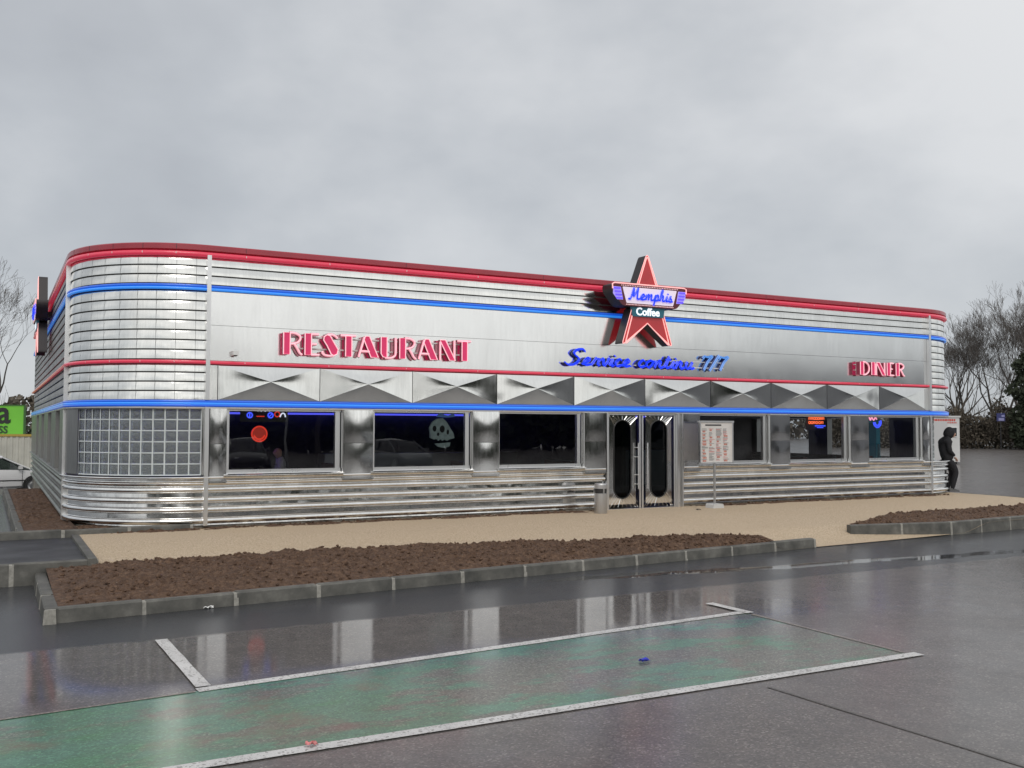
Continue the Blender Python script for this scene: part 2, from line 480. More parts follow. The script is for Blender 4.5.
kerb_run('kerb', [(-2.98, 12.6), (-2.86, .0)], .12, .05, -.3, 'concrete kerb beside the soil strip along the side wall', seed=6, side=1)
kerb_run('kerb', [(10.65, -4.28), (12.9, -4.69), (19.6, kf(19.6))], .12, -.045, -.34, 'grey concrete kerb of the second soil bed', seed=7)

# soil beds
def soil_h(x, y, u, v, amp, seed):
    e_ = min(1, 6 * v, 7 * (1 - v)) * min(1, 14 * u, 10 * (1 - u)) if v > 0 else 0
    e_ = max(0, e_)
    n = mnoise.noise(Vector((x * .9, y * 1.2, seed))) * .5 + .5
    n2 = mnoise.noise(Vector((x * 4, y * 4, seed + 3)))
    n3 = mnoise.noise(Vector((x * 11, y * 11, seed + 9)))
    n4 = abs(mnoise.noise(Vector((x * 23, y * 23, seed + 5))))
    return (amp * (.35 + .75 * n) * e_ + (.028 * n2 + .022 * n3 + .03 * n4) * (.35 + e_))
def clods(p, n, fx, fz, rmin, rmax, seed):
    rr = random.Random(seed)
    t = (1 + 5 ** .5) / 2
    ico = [(-1, t, 0), (1, t, 0), (-1, -t, 0), (1, -t, 0), (0, -1, t), (0, 1, t), (0, -1, -t), (0, 1, -t), (t, 0, -1), (t, 0, 1), (-t, 0, -1), (-t, 0, 1)]
    fc = [(0, 11, 5), (0, 5, 1), (0, 1, 7), (0, 7, 10), (0, 10, 11), (1, 5, 9), (5, 11, 4), (11, 10, 2), (10, 7, 6), (7, 1, 8), (3, 9, 4), (3, 4, 2), (3, 2, 6), (3, 6, 8), (3, 8, 9), (4, 9, 5), (2, 4, 11), (6, 2, 10), (8, 6, 7), (9, 8, 1)]
    for _ in range(n):
        x, y = fx(rr)
        r = rmin + (rmax - rmin) * rr.random() ** 5
        z = fz(x, y) + r * .25
        sc = [rr.uniform(.6, 1.3) * r / 1.9 for _ in range(3)]
        p.add([(x + a * sc[0] * rr.uniform(.75, 1.2), y + b_ * sc[1] * rr.uniform(.75, 1.2), z + c_ * sc[2] * rr.uniform(.6, 1)) for a, b_, c_ in ico], fc)
def soil_bed(name, x0, x1, yf, yb, z0, amp, nx, ny, label, seed, nclod):
    p = MB()
    def H(x, y):
        u = (x - x0) / (x1 - x0); a, b_ = yf(x), yb(x); v = (y - a) / (b_ - a)
        return z0(x, v) + soil_h(x, y, u, v, amp, seed)
    for i in range(nx + 1):
        x = x0 + (x1 - x0) * i / nx
        for j in range(ny + 1):
            y = yf(x) + (yb(x) - yf(x)) * j / ny
            p.v.append((x, y, H(x, y)))
    p.f = [(i * (ny + 1) + j, (i + 1) * (ny + 1) + j, (i + 1) * (ny + 1) + j + 1, i * (ny + 1) + j + 1) for i in range(nx) for j in range(ny)]
    p.m = [0] * len(p.f)
    def fx(rr):
        x = rr.uniform(x0 + .1, x1 - .1); v = rr.uniform(.03, .97)
        return x, yf(x) + (yb(x) - yf(x)) * v
    clods(p, int(nclod * 2.2), fx, H, .005, .034 if x1 > 5 else .02, seed)
    return tag(p.build(name, M['soil']), label, None, None, 'stuff')
soil_bed('soil_bed', -2.58, 8.35, lambda x: kf(x) + .13, back, lambda x, v: -.175 + .08 * v, .115, 420, 80, 'long bed of freshly turned brown soil behind the kerb', 11, 2600)
soil_bed('soil_bed', 10.9, 19.5, lambda x: (-4.28 - .182 * (x - 10.65) if x < 12.9 else kf(x)) + .12,
         lambda x: -4.0 + .95 * smooth01(11, 13.5, x), lambda x, v: -.085 + .03 * v, .085, 260, 50, 'second bed of brown soil at the road edge by the far corner', 21, 900)
soil_bed('soil_bed', -2.85, -1.35, lambda x: -.06 if x > -2.75 else -.04, lambda x: 12.4 if x < -2.0 else .9 + .2 * (x + 2.0), lambda x, v: .02, .03, 24, 160, 'narrow soil strip between kerb and side wall', 31, 300)
soil_bed('dirt_strip', -1.6, 8.0, lambda x: -.30 + .06 * math.sin(x * 2.3) - .03 * math.sin(x * 7.1), lambda x: .08, lambda x, v: -.01, .015, 190, 10, 'strip of spilled brown dirt at the foot of the steel wall', 41, 200)
soil_bed('dirt_strip', 10.25, 18.9, lambda x: -.27 + .06 * math.sin(x * 2.0) - .03 * math.sin(x * 6.1), lambda x: .08, lambda x, v: -.01, .015, 170, 10, 'strip of dirt at the foot of the wall beyond the entrance', 51, 180)

# painted markings, 4 mm sheets
GZ = -.3
def strip(name, a, b_, w, z, m, label, w2=None):
    a = Vector(a); b_ = Vector(b_); d = (b_ - a).normalized(); n = Vector((-d.y, d.x)); w2 = w2 or w
    s = MB(); k = 24
    for i in range(k + 1):
        p = a + (b_ - a) * i / k
        ww = w + (w2 - w) * i / k
        j = .006 * mnoise.noise(Vector((p.x * 3, p.y * 3, 1)))
        for q in (-1, 1):
            v = p + n * q * (ww / 2 + j); s.v.append((v.x, v.y, z))
    s.f = [(2 * i, 2 * i + 1, 2 * i + 3, 2 * i + 2) for i in range(k)]; s.m = [0] * k
    return tag(s.build(name, m), label, None, None, 'structure')
gp = MB()
A = [(-7.5, -9.75), (-1.72, -9.26), (4.12, -8.80), (4.10, -10.97), (-2.2, -10.98), (-7.5, -11.0)]
gp.add([(x, y, GZ + .004) for x, y in A], [tuple(range(6))])
tag(gp.build('painted_parking_bay', M['greenpaint']), 'worn green painted parking bay with reddish scuffs', None, None, 'structure')
strip('road_marking', (-1.78, -9.25), (4.2, -8.76), .115, GZ + .008, M['line'], 'white line along the inner edge of the green bay')
strip('road_marking', (-2.75, -10.95), (4.19, -11.0), .12, GZ + .008, M['line'], 'white line along the outer edge of the green bay')
strip('road_marking', (-1.72, -9.17), (-1.76, -7.28), .115, GZ + .012, M['line'], 'short white line crossing from the bay towards the kerb')
strip('road_marking', (4.14, -8.85), (4.12, -8.18), .11, GZ + .012, M['line'], 'short white stub line at the far end of the bay')
strip('road_marking', (-7.5, -9.75), (-1.8, -9.28), .035, GZ + .008, M['faintline'], 'faint thin line at the end of the green paint')
strip('road_marking', (4.12, -8.9), (4.10, -10.9), .05, GZ + .008, M['faintline'], 'faint orange line closing the green bay')
strip('asphalt_joint', (2.2, -11.2), (2.38, -14.5), .028, GZ + .004, M['crack'], 'dark joint line across the wet asphalt')

# ------------------------------------------------------------------ the building
RC = 2.05; LX = 18.16; W = 19.0
def p_left(y0, y1, n=2):
    return [(-RC, y0 + (y1 - y0) * i / n, -1, 0) for i in range(n + 1)]
def arc(cx, a0, a1, n=18):
    out = []
    for i in range(n + 1):
        a = R_(a0 + (a1 - a0) * i / n)       # 0 = facing front, + = towards +X
        out.append((cx + RC * math.sin(a), RC - RC * math.cos(a), math.sin(a), -math.cos(a)))
    return out
def arcL(a0=-90, a1=0, n=18): return arc(0, a0, a1, n)
def arcR(a0=0, a1=90, n=18): return arc(LX, a0, a1, n)
def front(x0, x1, n=1): return [(x0 + (x1 - x0) * i / n, 0, 0, -1) for i in range(n + 1)]
def p_right(y0, y1, n=2): return [(LX + RC, y0 + (y1 - y0) * i / n, 1, 0) for i in range(n + 1)]
FULL = p_left(W, RC) + arcL()[1:] + front(0, LX)[1:] + arcR()[1:] + p_right(RC, W)[1:]

B = empty('diner_building', (0, 0, 0), 0, 'long chrome-clad diner with rounded corners, red coping and blue neon bands', 'diner')

# base rails
ZR = [.128, .315, .480, .654]
def base_profile():
    pr = [(.0, .045), (.005, .05)]
    z = .06
    for i, zr in enumerate(ZR):
        pr += [(.003, zr - .055)]
        for k in range(9):
            a = -PI / 2 + PI * k / 8
            pr.append((.010 + .060 * math.cos(a), zr + .050 * math.sin(a)))
        pr += [(.006, zr + .055)]
        nxt = ZR[i + 1] if i < 3 else .76
        zm = (zr + nxt) / 2
        if nxt - zr > .1:
            pass
    pr += [(.03, .72), (.055, .735), (.07, .76), (.055, .785), (.035, .80), (.05, .82), (.05, .845)]
    out = []
    for q in sorted(set(pr), key=lambda q: q[1]): out.append(q)
    return out
bp_ = base_profile()
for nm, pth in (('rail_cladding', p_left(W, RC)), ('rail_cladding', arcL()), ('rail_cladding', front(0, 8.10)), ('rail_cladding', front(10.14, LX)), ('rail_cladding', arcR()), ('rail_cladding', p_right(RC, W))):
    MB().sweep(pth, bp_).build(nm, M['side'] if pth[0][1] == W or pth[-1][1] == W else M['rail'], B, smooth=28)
MB().sweep(p_left(W, RC) + arcL()[1:] + front(0, 8.12)[1:], [(-.04, -.4), (-.03, .052)]).build('plinth', M['concrete'], B)
MB().sweep(front(10.12, LX) + arcR()[1:] + p_right(RC, W)[1:], [(-.04, -.4), (-.03, .052)]).build('plinth', M['concrete'], B)
# ledge over the rails
for pth in (p_left(W, RC), arcL() + front(0, 8.10)[1:], front(10.14, LX) + arcR()[1:] + p_right(RC, W)[1:]):
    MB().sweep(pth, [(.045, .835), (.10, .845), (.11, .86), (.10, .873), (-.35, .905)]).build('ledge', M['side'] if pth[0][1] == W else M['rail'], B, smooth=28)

# upper ribs
def ribs_profile(z0, n, pitch, bulge=.005):
    pr = []
    for i in range(n):
        z = z0 + i * pitch
        pr += [(-.05, z), (-.05, z + .012), (.0, z + .014)]
        for k in range(7):
            t = k / 6
            pr.append((.006 - .016 * t + bulge * math.sin(PI * (.04 + .92 * t)), z + .016 + (pitch - .024) * t))
        pr += [(-.014, z + pitch - .006)]
    pr.append((-.05, z0 + n * pitch))
    return pr
ribU = ribs_profile(4.155, 3, .158)
ribM = ribs_profile(2.17, 4, .1585)
ribM2 = ribs_profile(2.862, 7, .1685)
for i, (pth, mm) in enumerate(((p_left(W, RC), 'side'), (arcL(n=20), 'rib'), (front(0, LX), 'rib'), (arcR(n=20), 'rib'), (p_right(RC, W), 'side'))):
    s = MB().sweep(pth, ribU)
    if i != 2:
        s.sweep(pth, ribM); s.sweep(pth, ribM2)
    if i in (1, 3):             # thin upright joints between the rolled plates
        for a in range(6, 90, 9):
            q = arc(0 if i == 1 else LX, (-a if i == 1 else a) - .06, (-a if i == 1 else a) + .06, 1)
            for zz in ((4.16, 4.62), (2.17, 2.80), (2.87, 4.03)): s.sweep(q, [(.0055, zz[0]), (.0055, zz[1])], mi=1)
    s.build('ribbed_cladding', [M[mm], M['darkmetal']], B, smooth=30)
# corner posts
for x in (-.02, LX + .02):
    MB().box(x - .035, x + .035, -.105, .02, .05, 2.06).box(x - .035, x + .035, -.105, .02, 2.18, 4.66).build('corner_post', M['alu'], B)
MB().box(-RC - .075, -RC, RC - .03, RC + .03, .05, 4.62).build('corner_post', M['alu'], B)
MB().box(LX + RC, LX + RC + .075, RC - .03, RC + .03, .05, 4.62).build('corner_post', M['alu'], B)

# fascia
fa = MB()
xs_f = [0.02, LX - .02]
fa.sweep(front(*xs_f), [(.02, 2.855), (.02, 3.464)]); fa.sweep(front(*xs_f), [(.016, 3.470), (.016, 4.045)])
fa.sweep(front(*xs_f), [(.0, 2.85), (.0, 4.05)], mi=1)
fa.build('fascia_panel', [M['fascia'], M['darkgap']], B)
# diamond band: shallow pyramids
zb, zt = 2.185, 2.778
for k in range(-1, 10):
    xa = .163 + 1.8 * k; xb = xa + 1.8
    if k == -1: xa = .02; xb = .163
    d = MB(); xc = (xa + xb) / 2; zc = (zb + zt) / 2 + .03
    g_ = .006
    vs = [(xa + g_, -.02, zb), (xb - g_, -.02, zb), (xb - g_, -.02, zt), (xa + g_, -.02, zt)]
    if k == -1:
        d.add(vs, [(0, 1, 2, 3)])
    else:
        n = 8                       # faces slightly hollow, as pressed sheet is
        ctr = Vector((xc, -.080, zc))
        for q in range(4):
            a = Vector(vs[q]); b_ = Vector(vs[(q + 1) % 4])
            base = len(d.v); nn = 6
            for i in range(nn + 1):
                for j in range(nn + 1):
                    t = i / nn; u = j / nn
                    p = (a + (b_ - a) * u) * (1 - t) + ctr * t
                    sag = .0025 * math.sin(PI * t) * math.sin(PI * u)
                    d.v.append((p.x, p.y + sag, p.z))
            for i in range(nn):
                for j in range(nn):
                    d.f.append((base + i * (nn + 1) + j, base + i * (nn + 1) + j + 1, base + (i + 1) * (nn + 1) + j + 1, base + (i + 1) * (nn + 1) + j)); d.m.append(0)
    d.build('diamond_panel', M['diamond'], B, smooth=8)
MB().sweep(front(0, LX), [(-.01, 2.10), (-.01, 2.85)]).build('backing_sheet', M['darkmetal'], B)

def clips(c, z0, z1, o, w, step):
    x = .6
    while x < LX: c.sweep(front(x, x + w), [(o - .03, z0), (o, z0 + .003), (o, z1 - .003), (o - .03, z1)], mi=1); x += step
    for k in range(1, 6):
        a = k * 15
        for cx, sg in ((0, -1), (LX, 1)): c.sweep(arc(cx, sg * a, sg * a + sg * math.degrees(w / RC), 1), [(o - .03, z0), (o, z0 + .003), (o, z1 - .003), (o - .03, z1)], mi=1)
    return c
# coping and neon bands
def ring(o, z, r, n=8): return [(o + r * math.cos(2 * PI * k / n), z + r * math.sin(2 * PI * k / n)) for k in range(n)]
cp_ = MB().sweep(FULL, [(-.3, 4.80), (.0, 4.85), (.045, 4.842), (.06, 4.825), (.06, 4.745), (.05, 4.735), (-.01, 4.73), (-.01, 4.615), (-.05, 4.60)])
cp_ = clips(cp_, 4.742, 4.832, .0615, .008, 3.0); cp_.build('coping', [M['coping'], M['darkmetal']], B, smooth=25)
clips(MB().sweep(FULL, ring(.035, 4.672, .046, 10), True), 4.66, 4.70, .083, .012, 1.5).build('neon_tube', [M['red_neon'], M['white']], B, smooth=60)
MB().sweep(FULL, [(-.02, 4.05), (.0, 4.045), (.01, 4.06), (.01, 4.145), (.0, 4.158), (-.02, 4.16)]).build('neon_tray', M['blue_tray'], B)
for (a, b_) in ((4.125, 'blue_neon'), (4.079, 'blue_core')):
    MB().sweep(FULL, ring(.035, a, .026), True).build('neon_tube', M[b_], B, smooth=60)
MB().sweep(FULL, [(-.02, 2.785), (.03, 2.785), (.035, 2.79), (.035, 2.855), (.03, 2.86), (-.02, 2.862)]).build('neon_tray', M['red_tray'], B)
clips(MB().sweep(FULL, ring(.062, 2.822, .027), True), 2.81, 2.84, .0905, .010, 1.5).build('neon_tube', [M['red_neon'], M['white']], B, smooth=60)
MB().sweep(FULL, [(-.02, 2.06), (.045, 2.055), (.05, 2.065), (.05, 2.175), (.045, 2.185), (-.02, 2.185)]).build('neon_tray', M['blue_tray'], B)
for (a, b_) in ((2.152, 'blue_neon'), (2.118, 'blue_core'), (2.084, 'blue_neon')):
    MB().sweep(FULL, ring(.072, a, .020), True).build('neon_tube', M[b_], B, smooth=60)
MB().sweep(FULL, [(-.25, 2.035), (.07, 2.03), (.075, 2.04), (.075, 2.058), (-.25, 2.06)]).build('head_trim', M['alu'], B)
# roof slab and inner faces of the upper wall
ro = MB(); ro.sweep(FULL, [(-.03, 2.10), (-.03, 4.62)]); 
inner = [(x - nx * .2, y - ny * .2) for (x, y, nx, ny) in FULL]
ro.add([(x, y, 4.45) for x, y in inner], [tuple(range(len(inner)))])
ro.build('roof', simple('roof_felt', (.12, .12, .12), .9), B)
MB().sweep([(LX + RC, W, 0, 1), (-RC, W, 0, 1)], [(0, -.4), (0, 4.8)]).build('rear_wall', M['side'], B)

# window openings (x0,x1), piers between
OPEN = [(.33, 2.38), (2.98, 5.0), (5.60, 7.57), (10.62, 12.66), (13.30, 15.27), (15.92, 17.86)]
PIER = [(.02, .33), (2.38, 2.98), (5.0, 5.60), (7.57, 8.12), (10.13, 10.62), (12.66, 13.30), (15.27, 15.92), (17.86, LX - .02)]
for (a, b_) in PIER:
    p = MB(); c = (a + b_) / 2
    yf = -.085
    for (z0, z1) in ((.80, 1.425), (1.435, 2.03)):
        n = 6; base = len(p.v)
        for i in range(n + 1):
            x = a + .015 + (b_ - a - .03) * i / n
            for j in range(n + 1):
                z = z0 + (z1 - z0) * j / n
                p.v.append((x, yf - .006 * math.sin(PI * i / n) * math.sin(PI * j / n), z))
        p.f += [(base + i * (n + 1) + j, base + (i + 1) * (n + 1) + j, base + (i + 1) * (n + 1) + j + 1, base + i * (n + 1) + j + 1) for i in range(n) for j in range(n)]
        p.m += [0] * (n * n)
    p.box(a + .013, b_ - .013, yf + .004, .22, .80, 2.03)
    p.box(a + .005, b_ - .005, yf - .018, yf + .01, .772, .798)
    p.build('pier', M['mirror'], B, smooth=25)
def window(x0, x1, yg=.06):
    f = MB(); t = .075; z0, z1 = .905, 2.03
    f.box(x0, x1, yg - .03, yg + .05, z0, z0 + t); f.box(x0, x1, yg - .03, yg + .05, z1 - .03, z1)
    f.box(x0, x0 + .05, yg - .03, yg + .05, z0 + t, z1 - .03); f.box(x1 - .105, x1 - .03, yg - .03, yg + .05, z0 + t, z1 - .03)
    f.box(x1 - .03, x1, yg + .02, yg + .05, z0 + t, z1 - .03)
    w = f.build('window', M['alu'], B)
    MB().add([(x0 + .05, yg + .012, z0 + t), (x1 - .105, yg + .012, z0 + t), (x1 - .105, yg + .012, z1 - .03), (x0 + .05, yg + .012, z1 - .03)], [(0, 1, 2, 3)]).build('pane', M['glass'], w)
    MB().sweep([(x0 - .06, 0, 0, -1), (x1 + .02, 0, 0, -1)], [(-.06, .885), (.12, .880), (.135, .893), (.12, .905), (.0, .925), (-.04, .925)], True, caps=True).build('sill', M['rail'], w, smooth=30)
for o in OPEN: window(*o)

# glass block corner windows
def block_window(cx, a0, a1, ncol, off, name='glass_block_window'):
    """angles in degrees from the front, blocks 0.193 m"""
    z0, z1 = .905, 2.03; nr = 6
    fr = MB()
    s = 1 if a1 > a0 else -1
    def P(a, o, z):
        q = R_(a); r = RC + o
        return (cx + r * math.sin(q), RC - r * math.cos(q), z)
    bk = MB(); mo = MB()
    da = (a1 - a0) / ncol; dz = (z1 - z0) / nr
    for c in range(ncol):
        for r in range(nr):
            aa = a0 + c * da; zz = z0 + r * dz
            ga = da * .045; gz_ = .008; n = 4
            base = len(bk.v)
            for i in range(n + 1):
                for j in range(n + 1):
                    u = i / n; v = j / n
                    bl = .014 * (1 - (2 * u - 1) ** 4) * (1 - (2 * v - 1) ** 4)
                    bk.v.append(P(aa + ga + (da - 2 * ga) * u, off + bl, zz + gz_ + (dz - 2 * gz_) * v))
            bk.f += [(base + i * (n + 1) + j, base + (i + 1) * (n + 1) + j, base + (i + 1) * (n + 1) + j + 1, base + i * (n + 1) + j + 1) for i in range(n) for j in range(n)]
            bk.m += [0] * (n * n)
    for c in range(ncol + 1):
        aa = a0 + c * da; h = .30
        pth = [(P(aa + q * h, 0, 0)[0], P(aa + q * h, 0, 0)[1], math.sin(R_(aa + q * h)), -math.cos(R_(aa + q * h))) for q in (-1, 1)]
        mo.sweep(pth, [(off - .08, z0), (off + .012, z0), (off + .012, z1), (off - .08, z1)], True)
    for r in range(nr + 1):
        zz = z0 + r * dz
        mo.sweep(arc(cx, a0, a1, 24), [(off - .08, zz - .009), (off + .010, zz - .009), (off + .010, zz + .009), (off - .08, zz + .009)], True)
    w = bk.build(name, M['block'], B, smooth=40)
    mo.build('mortar_grid', M['mortar'], w)
    return w
block_window(0, -68, -2.6, 12, .0)
MB().sweep(arcL(-90, -68, 4), [(.03, .90), (.03, 2.035)]).sweep(arcL(-68.6, -67.9, 1), [(.035, .9), (.035, 2.03)]).build('corner_panel', M['side'], B, smooth=30)
MB().sweep(arcL(-2.5, 0, 1), [(.03, .90), (.03, 2.035)]).build('corner_panel', M['mirror'], B)
block_window(LX, 12, 80, 12, -.30)
MB().sweep(arcR(0, 12, 3), [(-.28, .90), (-.28, 2.035)]).box(LX - .02, LX + .02, -.02, .3, .9, 2.03).build('corner_panel', M['mirror'], B, smooth=30)
MB().sweep(arcR(80, 90, 3), [(-.28, .90), (-.28, 2.035)]).build('corner_panel', M['side'], B, smooth=30)

# side wall windows: deep dark openings between steel piers
ops = [(3.3, 4.7), (6.4, 8.0), (9.8, 11.4), (13.2, 14.8)]
edge = [RC] + [v for o in ops for v in o] + [W]
for i in range(0, len(edge), 2):
    a, b_ = edge[i], edge[i + 1]
    s = MB().box(-RC - .06, -RC + .2, a, b_, .88, 2.03)
    s.build('pier', M['side'], B)
for (a, b_) in ops:
    f = MB(); f.box(-RC + .02, -RC + .1, a, b_, .9, .96); f.box(-RC + .02, -RC + .1, a, a + .06, .96, 2.03); f.box(-RC + .02, -RC + .1, b_ - .06, b_, .96, 2.03)
    w = f.build('window', M['darkmetal'], B)
    MB().add([(-RC + .05, a, .96), (-RC + .05, b_, .96), (-RC + .05, b_, 2.03), (-RC + .05, a, 2.03)], [(0, 1, 2, 3)]).build('pane', M['glass'], w)
# right side wall behind the corner
s = MB(); X = LX + RC
for (a, b_) in ((RC, 2.8), (5.2, 6.0), (8.4, W)): MB().box(X - .2, X + .01, a, b_, .88, 2.03).build('pier', M['side'], B)

# entrance: steel surround and two leaves with oblong lights
D0, D1 = 8.12, 10.13
j = MB(); j.box(D0, D0 + .05, -.10, .25, 0, 2.03); j.box(D1 - .16, D1 - .10, -.10, .25, 0, 2.03); j.box(D1 - .03, D1, -.10, .25, 0, 2.03); j.box(D0 + .05, D1 - .16, .0, .25, 1.995, 2.03)
j.box(D0 + .05, D1 - .16, -.05, .3, -.03, .012)
j.build('door_frame', M['alu'], B)
MB().box(D1 - .10, D1 - .03, .0, .2, 0, 2.03).build('door_side_panel', M['mirror'], B)
def stadium(cx, zc, w, h, n=12):
    r = w / 2; pts = []
    for k in range(n + 1):
        a = PI * k / n; pts.append((cx + r * math.cos(a), zc + h / 2 - r + r * math.sin(a)))
    for k in range(n + 1):
        a = PI + PI * k / n; pts.append((cx + r * math.cos(a), zc - h / 2 + r + r * math.sin(a)))
    return pts
def leaf(x0, x1, gx, hx, hs):
    st = stadium(gx, 1.055, .44, 1.66)
    n = len(st)
    # outer ring sampled towards the rectangle so the sheet has a real hole
    out = []
    for (x, z) in st:
        dx, dz = x - gx, z - 1.055
        t = min(((x1 - gx) if dx > 0 else (gx - x0)) / max(abs(dx), 1e-6), (.955) / max(abs(dz), 1e-6)) if True else 1
        zz = 1.055 + dz * t; zz = min(1.99, max(.02, zz))
        xx = gx + dx * t; xx = min(x1, max(x0, xx))
        out.append((xx, zz))
    m = MB()
    for (p, q) in ((-.012, 0), ):
        vs = [(x, p, z) for x, z in st] + [(x, p - .0, z) for x, z in out]
        m.add(vs, [(i, n + i, n + (i + 1) % n, (i + 1) % n) for i in range(n)])
        # four corner fillers
    for cx_ in (x0, x1):
        for cz in (.02, 1.99):
            # nearest ring vertices on each adjoining edge
            top = [i for i in range(n) if abs(out[i][1] - cz) < 1e-4]
            sid = [i for i in range(n) if abs(out[i][0] - cx_) < 1e-4]
            if top and sid:
                a = min(top, key=lambda i: abs(out[i][0] - cx_)); b_ = min(sid, key=lambda i: abs(out[i][1] - cz))
                m.add([(out[a][0], -.012, out[a][1]), (cx_, -.012, cz), (out[b_][0], -.012, out[b_][1])], [(0, 1, 2)])
    m.add([(x, -.012, z) for x, z in st] + [(x, .04, z) for x, z in st], [(i, (i + 1) % n, n + (i + 1) % n, n + i) for i in range(n)])
    # pressed rays fanning out from the light
    for k in range(-5, 6):
        a = PI / 2 + k * .2
        for zc, sg in ((1.055 + .6, 1), (1.055 - .6, -1)):
            p0 = (gx + .23 * math.cos(a), zc + sg * .23 * math.sin(a)); 
            L = .36
            p1 = (min(x1 - .07, max(x0 + .07, gx + (.23 + L) * math.cos(a))), min(1.97, max(.04, zc + sg * (.23 + L) * math.sin(a))))
            if abs(p1[1] - p0[1]) > .03: m.tube([(p0[0], -.012, p0[1]), (p1[0], -.012, p1[1])], .007, 5)
    d = m.build('door', M['mirror'], B)
    rim = MB().tube([(x, -.016, z) for x, z in st], .014, 6, closed=True)
    rim.build('light_rim', M['black'], d, smooth=60)
    MB().add([(x, .01, z) for x, z in st], [tuple(range(n))]).build('pane', M['darkglass'], d)
    ed = MB()
    for xe in (x0 + .022, x1 - .022): ed.box(xe - .022, xe + .022, -.03, .03, .015, 1.99)
    ed.build('stile', M['alu'], d)
    h = MB(); h.tube([(hx, -.095, .42), (hx, -.095, 1.40)], .018, 8)
    for z in (.52, .72, 1.10, 1.30): h.tube([(hx, -.095, z), (hx + hs * .0, -.01, z)], .011, 6)
    h.build('handle', M['alu'], d, smooth=60)
M['darkglass'] = glass_mat('door_glass', (.10, .14, .14), 1.5)
DM = 9.05
leaf(D0 + .055, DM - .012, 8.57, 8.93, 1)
leaf(DM + .012, D1 - .165, 9.52, 9.17, -1)

# interior
inn = [(x - nx * .25, y - ny * .25) for (x, y, nx, ny) in FULL]
MB().add([(x, y, .012) for x, y in inn], [tuple(range(len(inn)))]).build('floor', simple('diner_floor', (.12, .10, .09), .35, var=.3, vs=4), B)
MB().add([(x, y, 2.62) for x, y in inn], [tuple(range(len(inn)))]).build('ceiling', simple('diner_ceiling', (.05, .05, .06), .8), B)
def panel(name, x0, x1, y0, y1, z0, z1, m): return MB().box(x0, x1, y0, y1, z0, z1).build(name, m, B)
M['innerwall'] = simple('inner_wall', (.13, .12, .12), .7, var=.3, vs=2)
panel('inner_wall', -1.8, LX + 1.8, 8.6, 8.75, .012, 2.62, M['innerwall'])
panel('counter', 4.0, 15.5, 6.2, 6.8, .012, 1.05, simple('counter_steel', (.4, .4, .42), .3, .8))
panel('inner_partition', 9.4, 9.5, 1.2, 8.6, .012, 2.62, M['innerwall'])
M['purple'] = simple('purple_strip', (.1, .05, .3), .4, emit=(.26, .14, 1.0), es=18)
M['bluestrip'] = simple('blue_strip', (.02, .05, .4), .4, emit=(.10, .11, .9), es=1.3)
pu = MB()
pu.sweep(arcL(-80, 0, 12), ring(-.75, 2.42, .035, 6), True)
pu.build('ceiling_neon', M['purple'], B)
MB().tube([(.5, 8.45, 2.07), (9.2, 8.45, 2.07)], .03, 6).build('ceiling_neon', M['bluestrip'], B)
MB().tube([(9.8, 8.45, 2.07), (17.5, 8.45, 2.07)], .03, 6).build('ceiling_neon', M['bluestrip'], B)
MB().sweep(arcR(10, 80, 8), ring(-1.0, 2.42, .03, 6), True).build('ceiling_neon', M['bluestrip'], B)

# ------------------------------------------------------------------ things in the windows
M['n_red'] = simple('sign_red', (.4, .02, .02), .4, emit=(1, .06, .03), es=.8)
M['n_blue'] = simple('sign_blue', (.02, .05, .5), .4, emit=(.06, .10, 1), es=1.5)
M['n_white'] = simple('sign_white', (.8, .8, .8), .4, emit=(.8, .85, 1), es=1.2)
M['n_orange'] = simple('sign_orange', (.5, .1, .03), .4, emit=(1, .16, .05), es=1.8)
M['n_pink'] = simple('sign_pink', (.6, .2, .3), .4, emit=(1, .35, .5), es=1.5)
def circ(cx, cz, r, y, n=20, a0=0, a1=360):
    return [(cx + r * math.cos(R_(a0 + (a1 - a0) * k / n)), y, cz + r * math.sin(R_(a0 + (a1 - a0) * k / n))) for k in range(n + (0 if a1 - a0 == 360 else 1))]
t = empty('neon_sign', (1.03, .3, 1.93), 0, 'small blue and red neon sign hanging high in the first window', 'neon sign')
s = MB()
s.tube(circ(-.24, 0, .045, 0), .012, 6, True).tube([(-.24, 0, -.05), (-.24, 0, .05)], .01).build('blue_ring', M['n_blue'], t)
MB().tube(circ(.13, 0, .045, 0), .012, 6, True).tube([(.1, 0, -.03), (.16, 0, .03)], .01).build('blue_ring', M['n_blue'], t)
MB().tube(circ(.25, .02, .045, 0), .01, 6, True).build('red_ring', M['n_red'], t)
MB().tube([(-.12, 0, -.02), (.02, 0, -.02)], .01).build('red_bar', M['n_red'], t)
MB().tube(crom([(-.1, 0, .07), (-.06, 0, .12), (-.04, 0, .07), (0, 0, .11), (.03, 0, .07), (.08, 0, .11), (.1, 0, .075), (.17, 0, .10)]), .007, 5).tube(crom([(.3, 0, -.03), (.33, 0, .03), (.38, 0, .03), (.40, 0, -.03)]), .012, 5).build('white_lettering', M['n_white'], t)
MB().box(-.4, .45, .03, .045, -.12, .15).build('backing', M['black'], t)
t = empty('round_neon_sign', (1.0, .45, 1.595), 0, 'round red neon badge hanging in the first window', 'neon sign')
MB().tube(circ(0, 0, .135, 0, 24), .013, 6, True).tube(circ(0, .0, .095, 0, 20, 190, 350), .014, 6).build('ring', M['n_red'], t)
MB().lathe([(0, 0), (.12, 0), (.12, .02)], seg=24, axis='y').box(-.12, .12, -.01, 0, -.03, .04).build('disc', simple('badge_red', (.25, .03, .02), .5, emit=(.6, .05, .03), es=.5), t)
